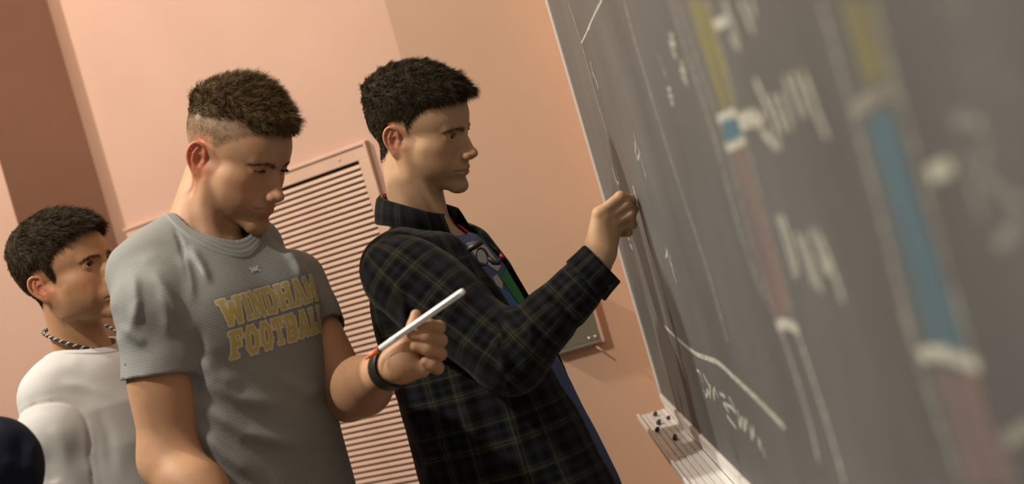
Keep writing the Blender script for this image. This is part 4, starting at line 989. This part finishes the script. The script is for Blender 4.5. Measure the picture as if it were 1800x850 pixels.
    FD = [([(330, 430), (352, 462), (372, 505)], 2.45, .008, 0.0090), ([(318, 440), (330, 480), (340, 540)], 2.42, .009, 0.0090), ([(300, 470), (270, 455), (240, 462)], 2.4, .010, 0.0060), ([(345, 660), (420, 700), (520, 715)], 2.45, .014, 0.0090), ([(340, 700), (430, 760), (560, 790)], 2.45, .014, 0.0105),
          ([(338, 745), (400, 800), (470, 850)], 2.45, .014, 0.0105), ([(500, 430), (520, 455), (540, 500)], 2.6, .010, 0.0090), ([(338, 620), (380, 660), (430, 680)], 2.45, .012, 0.0075), ([(303, 392), (318, 430), (330, 490), (334, 530)], 2.42, .0035, -0.0045), ([(350, 560), (345, 640), (340, 720)], 2.44, .012, -0.0090), ([(470, 650), (540, 690), (580, 690)], 2.5, .014, 0.0060)]
    def shirt0(p):
        q = T.loc(p); d = loft(q, TT, 2.3, 0, 50)
        for s in (1, -1):
            d = smin(d, cone(q, (-8, s * 44, -10), (-6, s * 128, -52), 46, 56), 45)
            d = smin(d, ell(q, (78, s * 72, -150), (62, 84, 74)), 40)                       # chest
        return d / 1000
    SM = [([(232, 470), (240, 530), (232, 590)], 2.36, .009, 0.0090), ([(280, 500), (292, 550), (300, 600)], 2.36, .010, 0.0075), ([(262, 470), (300, 520), (325, 580)], 2.38, .009, 0.0075), ([(205, 570), (235, 590), (262, 610)], 2.36, .009, 0.0060), ([(196, 530), (205, 570), (208, 600)], 2.36, .010, -0.0045)]
    def sleeve_r(p):
        d = cone(p, Sr + np.array([.012, .02, .004]), Sr + (Er - Sr) * .50, .067, .0655); d = smin(d, np.linalg.norm(p - (Sr + np.array([-.004, 0, -.012])).astype(F32), axis=1) - .066, .03)
        for w in SM: d = d + fold(p, *w)
        return d + .0022 * vnoise(p / .042)
    def sleeve_l(p): return cone(p, Sl, Sl + (El - Sl) * .52, .066, .056) + .002 * vnoise(p / .04)
    def cut_l(p, M, ax, wob): return (p - M) @ ax
    axr = ((Er - Sr) / np.linalg.norm(Er - Sr)); axl = ((El - Sl) / np.linalg.norm(El - Sl)); Hr, Hl = Sr + (Er - Sr) * .475, Sl + (El - Sl) * .46
    def shirt(p):
        q = T.loc(p); d = shirt0(p)
        for w in FD: d = d + fold(p, *w)
        d = d + .0012 * vnoise(q / 50.)
        s1 = smax(smax(sleeve_r(p), (p - Hr) @ axr, .003), -np.maximum(cone(p, M0, Er, .0550, .0540), -(p - Hr) @ axr - .022), .002)
        s2 = smax(smax(sleeve_l(p), (p - Hl) @ axl, .003), -np.maximum(cone(p, Sl, El, .056, .049), -(p - Hl) @ axl - .022), .002)
        d = smin(d, s1, .022); d = smin(d, s2, .022)
        d = smax(d, -neck_hole(q) / 1000, .003); d = smax(d, (-640 - q[:, 2]) / 1000, .003)
        return d
    lo, hi = box_of(Sr, Sl, T.world([[0, 0, -650]])[0], T.world([[0, 0, 30]])[0], pad=.12); lo = lo - np.array([.06, .06, 0]); hi = hi + np.array([.06, .04, 0])
    tuv = torso_uv(T); ruv = limb_uv(Sr, Er, (0, -1, 0)); luv = limb_uv(Sl, El, (0, -1, 0))
    def uv(v):
        a, b, c = shirt0(v), sleeve_r(v), sleeve_l(v); m = np.where(np.minimum(b, c) < a - .006, np.where(b < c, 1, 2), 0)
        return np.where((m == 1)[:, None], ruv(v), np.where((m == 2)[:, None], luv(v), tuv(v)))
    sh = garment('t_shirt', shirt, lo, hi, .0042, M_GREYTEE, root, uv)
    def collar(p):
        q = T.loc(p); d = shirt0(p) - .0022; n_ = neck_hole(q) / 1000
        return smax(smax(d, n_ - .0185, .002), -(n_ - .0005), .002)
    c0 = T.world([[0, 0, 0]])[0]; garment('collar', collar, c0 + (-.14, -.14, -.13), c0 + (.14, .14, .09), .0026, M_GREYTEE, sh, lambda v: np.stack([v[:, 0], neck_hole(T.loc(v)) / 1000 * .8, v[:, 2]], 1))
    def hem(p, sl, M, ax):
        t = (p - M) @ ax; return smax(smax(sl(p) - .0015, t + .0005, .001), -t - .0015, .001)
    # lettering raised a hair above the cloth
    def onto(y, z, off):
        x = np.full(len(y), 250., F32)
        for _ in range(70):
            d = shirt(T.world(np.stack([x, y, z], 1)).astype(F32)) * 1000; x = x - np.clip(d, -8, 30) * .6
        return T.world(np.stack([x + off, y, z], 1))
    st_ = 1.15
    def word(txt, cx, z0, h, widths, gap, t, slope, par):
        tot = sum(widths) + gap * (len(txt) - 1); a0 = cx - tot / 2; As, Bs = np.arange(-7, tot + 7, st_), np.arange(-7, h + 7, st_)
        A, B = np.meshgrid(As, Bs, indexing='ij'); D_ = np.full(A.shape, 99.); x = 0
        for ch, w in zip(txt, widths): D_ = np.minimum(D_, glyph_dist(ch, A - x, B, w, h, t)); x += w + gap
        nb = len(Bs); ij = np.stack(np.meshgrid(np.arange(len(As) - 1), np.arange(nb - 1), indexing='ij'), -1).reshape(-1, 2)
        cd = (D_[:-1, :-1] + D_[1:, :-1] + D_[:-1, 1:] + D_[1:, 1:]).reshape(-1) / 4; keep = cd < 2.2
        ij, cd = ij[keep], cd[keep]; f = np.stack([ij[:, 0] * nb + ij[:, 1], (ij[:, 0] + 1) * nb + ij[:, 1], (ij[:, 0] + 1) * nb + ij[:, 1] + 1, ij[:, 0] * nb + ij[:, 1] + 1], 1)
        used = np.unique(f); mp = np.zeros(A.size, int); mp[used] = np.arange(len(used)); yy = (A.reshape(-1)[used] + a0).astype(F32); zz = (B.reshape(-1)[used] + z0 + slope * (A.reshape(-1)[used] - tot / 2)).astype(F32)
        o = meshobj('lettering', onto(yy, zz, 1.0), mp[f], [M_CREAM, M_GOLD], par, flat=True)
        o.data.polygons.foreach_set('material_index', (cd < -.35).astype(np.int32)); return o
    word('WINDHAM', 8, -172, 46, [40, 13, 31, 29, 31, 32, 36], 2.6, 4.3, 0, sh)['label'] = 'gold WINDHAM lettering with cream outline'
    word('FOOTBALL', 14, -227, 46, [26, 28, 28, 27, 28, 31, 25, 25], 2.4, 4.3, 0, sh)['label'] = 'gold FOOTBALL lettering with cream outline'
    lg = []
    for sgn in (1, -1):                                   # small mark of two crossing arcs under the collar
        c = np.array([(-9.5 + 19 * u, sgn * (5. - 6.8 * (1 - (2 * u - 1) ** 2))) for u in np.linspace(0, 1, 14)]); tg = np.gradient(c, axis=0); tg /= np.linalg.norm(tg, axis=1, keepdims=True); nn = np.stack([-tg[:, 1], tg[:, 0]], 1)
        v2 = np.concatenate([c + nn * 2., c - nn * 2.]); v3 = onto((v2[:, 0] + 0).astype(F32), (v2[:, 1] - 92).astype(F32), 1.1 + .2 * sgn)
        lg.append((v3, np.array([(i, i + 1, 15 + i, 14 + i) for i in range(13)])))
    v, q = join(lg); meshobj('logo', v, q, M_LOGO, sh)
    # watch
    fa = (Wl - El) / np.linalg.norm(Wl - El); wc = Wl + fa * .014
    def strap(p):
        t = (p - wc) @ fa; d = cone(p, El + (Wl - El) * .35, W1, .044, .0285) - .0052; return smax(smax(d, np.abs(t) - .0165, .002), -(cone(p, El + (Wl - El) * .35, W1, .044, .0285) - .0022), .001)
    v, q = isomesh(strap, wc - .05, wc + .05, .0016); wt = meshobj('wristwatch', v, q, M_BLACK, root)
    u_ = np.array([-.25, -.9, .35]); u_ -= fa * (u_ @ fa); u_ /= np.linalg.norm(u_); dn = np.cross(fa, u_)
    boxobj('watch_case', (-.013, -.014, -.004), (.013, .014, .005), M_BLACK, wt, .003, np.stack([fa, u_, dn], 1), wc + dn * -.037)
    bk = boxobj('buckle', (-.009, -.006, -.0015), (.009, .006, .002), M_BLACK, wt, .001, np.stack([fa, dn, u_], 1), wc + u_ * .0352)
    lower_body(T, root, -620)
    # marker pen resting in the fist
    a, b = P(642, 631, D - .004), P(816, 510, D - .034); ax = (b - a) / np.linalg.norm(b - a); Lp = np.linalg.norm(b - a)
    pen = thing('marker_pen', 'silver marker pen with an orange grip held in the left fist', 'pen', (a + ax * Lp / 2).tolist()); bpy.context.view_layer.update()
    at = lambda t: a + ax * Lp * t
    sub(tube('barrel', [at(.14), at(.141), at(.30), at(.965), at(.985), at(1.)], [.0035, .0050, .0054, .0054, .0050, .0035], M_PENB, None, 18), pen)
    sub(tube('grip', [at(.035), at(.06), at(.14)], [.0030, .0042, .0048], M_PENO, None, 16), pen)
    sub(tube('nib', [at(0), at(.02), at(.036)], [.0012, .0022, .0026], M_PENO, None, 12), pen)
    sub(tube('ring', [at(.138), at(.139), at(.150), at(.151)], [.004, .0056, .0056, .004], M_BLACK, None, 16), pen)
    cu = np.cross(ax, [0, 1., 0]); cu /= np.linalg.norm(cu)
    sub(tube('groove', [at(.30) - np.array([0, .0053, 0]), at(.95) - np.array([0, .0053, 0])], .0006, M_STEEL, None, 6), pen)
    for o in list(COL.objects):
        if o.parent == root and o.matrix_parent_inverse == Matrix.Identity(4): sub(o, root)
build_reader()
# ---------------------------------------------------------------- man in the pale t-shirt at the left
def build_watcher():
    root = thing('person', 'young man in pale grey t-shirt and braided cord standing behind at the far left', 'person', (-.95, 2.85, 0)); bpy.context.view_layer.update()
    K = Pose((-.866, 2.832, CAMZ + .190), 24, -2., 4.)
    T = Pose(P(148, 612, 2.88), 24, 0, 0)
    EAR = dict(c=(-17, 74, -16), s=.9, flare=30, tilt=-14)
    H = dict(neck=[], neckl=[((-22, 0, -60), (-38, 0, -190), 52, 56, 18)], ear=EAR, chin_z=0, chin_x=0, nose_x=0, nose_z=2, nose_r=.98, nose_b=-1.5, jaw=0, lips=.95, lid_up=.34, mouth_x=-2, lid_lo=.27, beard=.45)
    xb = ([-40, -20, -12, 6, 22, 34, 44, 52, 60, 66, 75], [6, 10, 26, 30, 32, 40, 54, 72, 86, 98, 160]); zl = ([-120, -84, -70, -52, -42, -34, -24, 4, 8, 14, 30], [-62, -64, -60, -54, -38, -10, 10, 14, 4, -18, -22])
    def region(p):
        f, a, e = hairline(p, xb, zl, EAR); return smooth(-4, 9, f) * smooth(-5, 14, a) * smooth(-2, 6, e)
    NA, NB = K.world([[-26, 0, -52]])[0], T.world([[-2, 0, -40]])[0]
    def body(p):
        d = head_sdf(K.loc(p), H) / 1000; d = smin(d, cone(p, NA, NB, .050, .057), .016)
        d = smin(d, cone(p, K.world([[-14, -56, -34]])[0], T.world([[52, -14, -28]])[0], .013, .013), .016)
        return smin(d, ell(T.loc(p), (0, 0, -95), (90, 145, 75)) / 1000, .04)
    b1 = isomesh(body, K.c + (-.17, -.17, -.33), K.c + (.17, .17, .15), .0019)
    S, E, Wr = P(100, 765, 2.745), P(150, 1090, 2.72), P(150, 1090, 2.72) + np.array([.06, -.05, -.235])
    def arm(p):
        d = cone(p, S, E, .05, .041); d = smin(d, cone(p, E, E + (Wr - E) * .3, .041, .042), .02); d = smin(d, cone(p, E + (Wr - E) * .3, Wr, .042, .028), .02)
        return d
    lo, hi = box_of(S, E, Wr, pad=.06); b2 = isomesh(arm, lo, hi, .005); hs, hb = relaxed_hand(Wr, Wr - E, (-.2, .3, 1.), 1); b3 = isomesh(hs, *hb, .003)
    skin_mesh('body', [b1, b2, b3, limbs([T.world([[0, 0, -80]])[0], S, E, Wr], r=.024)], K, H, M_SKIN1, root, fade=lambda h: region(h) * .9)
    for s in (1, -1): eyeball(K, H, s, (1, -.05, .02), root)
    def thick(p):
        r = region(p); f, a, e = hairline(p, xb, zl, EAR); z = p[:, 2]; top = smooth(35, 85, z); fr = smooth(30, 85, p[:, 0]) * top
        T_ = (6.5 + 7 * top) * (.35 + .65 * smooth(-6, 40, a)) * (.4 + .6 * smooth(-6, 20, f)) + 3 * fr + 1.6 * vnoise(p / 11.) * top + 3 * smooth(0, 50, z) * smooth(-40, -90, p[:, 0])
        return np.where(r > .02, T_ * r + 1.2 * r - .6, -3.).astype(F32)
    def flow(p):
        top = smooth(25, 80, p[:, 2])[:, None]; back = smooth(-20, -80, p[:, 0])[:, None]
        return nzd(top * np.array([1, 0, -.25]) * (1 - .75 * back) + (1 - top) * np.array([.15, 0, -1.]) + back * top * np.array([0, 0, -.4]) + 1e-3)
    leng = lambda p: 9 + 13 * smooth(20, 80, p[:, 2]) + 5 * smooth(50, 90, p[:, 0])
    cap, st = make_hair(K, H, M_HAIR1, root, thick, flow, leng, 24000, 23, lift=.28, clump=.30)
    hair_to_obj('hair', [cap, st], K, M_HAIR1, root)
    hair_to_obj('eyebrow', brow(K, H, [(97, 8, 6.0), (94, 20, 8.5), (87, 34, 9.5), (76, 48, 5)], 260, 25, 7.5, w=.18) + lashes(H, 50, 24, .1, 4.5), K, M_BROW, root)
    TT = [(60, -6, 84, 62), (0, -2, 118, 82), (-60, 4, 142, 104), (-120, 8, 162, 122), (-200, 10, 170, 128), (-300, 10, 170, 128), (-420, 10, 172, 128), (-540, 10, 178, 130), (-680, 10, 182, 132)]
    nka, nkb = T.loc(NA[None])[0], np.array([4, 0, -50.])
    def nh(q): return cone(q, nka, nkb, 60, 63)
    FD = [([(70, 650), (120, 640), (150, 630)], 2.75, .014, .0015), ([(100, 670), (150, 680), (210, 700)], 2.75, .010, .003), ([(60, 690), (64, 740), (40, 770)], 2.8, .009, -.003), ([(165, 700), (190, 760), (200, 850)], 2.72, .012, -.003)]
    def sh0(p):
        q = T.loc(p); d = loft(q, TT, 2.3, 0, 50)
        for s in (1, -1): d = smin(d, cone(q, (-8, s * 44, -42), (-6, s * 132, -74), 42, 54), 45)
        return d / 1000
    SF = [([(90, 740), (110, 780), (120, 850)], 2.65, .014, .003), ([(140, 740), (160, 800), (165, 850)], 2.66, .012, .003), ([(75, 780), (90, 830), (100, 850)], 2.65, .012, -.005)]
    def slv(p):
        d = cone(p, S, S + (E - S) * .75, .070, .074); d = smin(d, np.linalg.norm(p - S.astype(F32), axis=1) - .073, .02)
        for w in SF: d = d + fold(p, *w)
        return d + .002 * vnoise(p / .05)
    ax = (E - S) / np.linalg.norm(E - S)
    def shirt(p):
        q = T.loc(p); d = sh0(p)
        for w in FD: d = d + fold(p, *w)
        s_ = smax(slv(p), (p - S) @ ax - np.linalg.norm(E - S) * .66, .003); d = d + .0016 * vnoise(q / 50.); d = smin(d, s_, .018) + .0022 * np.exp(-((s_ - d) / .0035) ** 2); d = smax(d, -nh(q) / 1000, .003); return smax(d, (-640 - q[:, 2]) / 1000, .003)
    lo, hi = box_of(T.world([[0, 0, -650]])[0], T.world([[0, 0, 40]])[0], pad=.24); sh = garment('t_shirt', shirt, lo, hi, .005, M_WHITETEE, root, torso_uv(T))
    S2 = T.world([[0, 150, -84]])[0]; E2_ = T.world([[20, 195, -340]])[0]
    lo, hi = box_of(S2, E2_, pad=.10); garment('sleeve', lambda p: smax(cone(p, S2, E2_, .066, .066), (p - S2) @ ((E2_ - S2) / .27) - .2, .003), lo, hi, .007, M_WHITETEE, sh, limb_uv(S2, E2_, (0, 1, 0)))
    def seam(p):
        return smax(np.abs(slv(p)) - .0022, np.abs(sh0(p) - .002) - .0026, .001)
    def collar(p):
        q = T.loc(p); d = sh0(p) - .002; n_ = nh(q) / 1000; return smax(smax(d, n_ - .019, .002), -(n_ - .0005), .002)
    c0 = T.world([[0, 0, 0]])[0]; garment('collar', collar, c0 + (-.14, -.14, -.13), c0 + (.14, .14, .09), .0028, M_WHITETEE, sh, torso_uv(T))
    # braided cord
    ph = np.linspace(0, 2 * math.pi, 160, endpoint=False)
    c = T.world(np.stack([6 + 64 * np.cos(ph), 78 * np.sin(ph), 20 + 12 * np.sin(ph) ** 2 - 38 * np.cos(ph)], 1))
    d = np.stack([np.array([0, 0, 1.]) * 1 for _ in ph]); rad = T.world(np.stack([6 + 65 * np.cos(ph), 79 * np.sin(ph), 20 + 12 * np.sin(ph) ** 2 - 38 * np.cos(ph)], 1)) - c; rad /= np.linalg.norm(rad, axis=1, keepdims=True)
    nk = thing('necklace', 'black and white braided cord necklace around the neck of the man in pale grey', 'necklace', c[0].tolist()); bpy.context.view_layer.update()
    for j, m in ((0, M_CORD), (1, M_CORD), (2, M_CORDW)):
        a = ph * 34 + j * 2.094; r_ = .0024
        sub(tube('strand', c + rad * (r_ * np.cos(a))[:, None] + d * (r_ * np.sin(a * .5 * 2))[:, None], .0021 if j < 2 else .0016, m, None, 6, True), nk)
    lower_body(T, root, -620)
    for o in list(COL.objects):
        if o.parent == root and o.matrix_parent_inverse == Matrix.Identity(4): sub(o, root)
build_watcher()
# ---------------------------------------------------------------- person whose navy sleeve enters at the lower left
def build_edge_person():
    root = thing('person', 'person in dark navy top, only the sleeve in view at lower left', 'person', (-1.06, 2.25, 0)); bpy.context.view_layer.update()
    T = Pose((-1.075, 2.25, CAMZ + .03), 20, 0, 0); K = Pose((-1.045, 2.25, CAMZ + .24), 20, 5, 0)
    H = dict(neck=[((-22, 0, -60), (-38, 0, -190), 52, 58, 18)], neckl=[((-22, 0, -60), (-38, 0, -190), 52, 58, 18)])
    b1 = isomesh(lambda p: head_sdf(K.loc(p), H) / 1000, K.c + (-.17, -.13, -.24), K.c + (.17, .13, .15), .003)
    S, E = P(-14, 818, 2.12), P(4, 1130, 2.1); Wr = E + np.array([.16, -.1, -.12])
    b2 = isomesh(lambda p: cone(p, E, Wr, .04, .029), *box_of(E, Wr, pad=.06), .006); hs, hb = relaxed_hand(Wr, Wr - E, (-.2, .3, 1.), 1); b3 = isomesh(hs, *hb, .003)
    skin_mesh('body', [b1, b2, b3, limbs([K.world([[-38, 0, -185]])[0], S, E, Wr], r=.024)], K, H, M_SKIN1, root)
    for s in (1, -1): eyeball(K, H, s, (1, 0, 0), root)
    thick = lambda p: np.where(smooth(0, 10, p[:, 2] - np.interp(p[:, 0], [-100, -50, -30, 20, 60, 90], [-60, -50, 5, 10, 50, 58])) > .02, 9 * smooth(0, 16, p[:, 2] - np.interp(p[:, 0], [-100, -50, -30, 20, 60, 90], [-60, -50, 5, 10, 50, 58])), -3.).astype(F32)
    v, q = isomesh(lambda p: head_sdf(p, H, False) - thick(p), (-135, -100, -110), (135, 100, 165), 4.); t = thick(v.astype(F32)); q = q[(t[q] > .5).all(1)]
    meshobj('hair', K.world(v), q, M_HAIR1, root)
    TT = [(60, -6, 84, 62), (0, -2, 118, 82), (-60, 4, 152, 104), (-120, 8, 172, 122), (-300, 10, 174, 128), (-680, 10, 182, 132)]
    def top(p):
        q = T.loc(p); d = loft(q, TT, 2.3, 0, 50)
        for s in (1, -1): d = smin(d, cone(q, (-8, s * 44, -10), (-6, s * 120, -56), 46, 58), 45)
        d = smax(d, -cone(q, (0, 0, 80), (4, 0, -40), 58, 62), 3); return smax(d, -640 - q[:, 2], 3) / 1000 + .002 * vnoise(q / 50.)
    lo, hi = box_of(T.world([[0, 0, -650]])[0], T.world([[0, 0, 40]])[0], pad=.24); sh = garment('sweatshirt', top, lo, hi, .007, M_NAVY, root, torso_uv(T))
    FO = [([(40, 752), (30, 800), (34, 850)], 2.05, .012, -.005), ([(62, 768), (58, 800), (66, 850)], 2.05, .008, .004), ([(0, 800), (30, 820), (70, 830)], 2.05, .010, .005)]
    def slv(p):
        d = cone(p, S, E, .064, .052); d = smin(d, cone(p, P(-66, 826, 2.2), S, .08, .06), .05); d = smin(d, cone(p, E, E + (Wr - E) * .8, .055, .042), .02)
        for w in FO: d = d + fold(p, *w)
        return d + .0022 * vnoise(p / .04)
    lo, hi = box_of(S, E, Wr, P(-60, 812, 2.2), pad=.11); garment('sleeve', slv, lo, hi, .0045, M_NAVY, sh, limb_uv(S, E, (0, -1, 0)))
    S2 = T.world([[0, 175, -70]])[0]; E2_ = T.world([[20, 215, -330]])[0]; W2 = T.world([[60, 215, -540]])[0]
    lo, hi = box_of(S2, E2_, W2, pad=.10); garment('sleeve', lambda p: smin(cone(p, S2, E2_, .07, .055), cone(p, E2_, W2, .055, .042), .03), lo, hi, .008, M_NAVY, sh, limb_uv(S2, E2_, (0, 1, 0)))
    lower_body(T, root, -620)
    for o in list(COL.objects):
        if o.parent == root and o.matrix_parent_inverse == Matrix.Identity(4): sub(o, root)
build_edge_person()
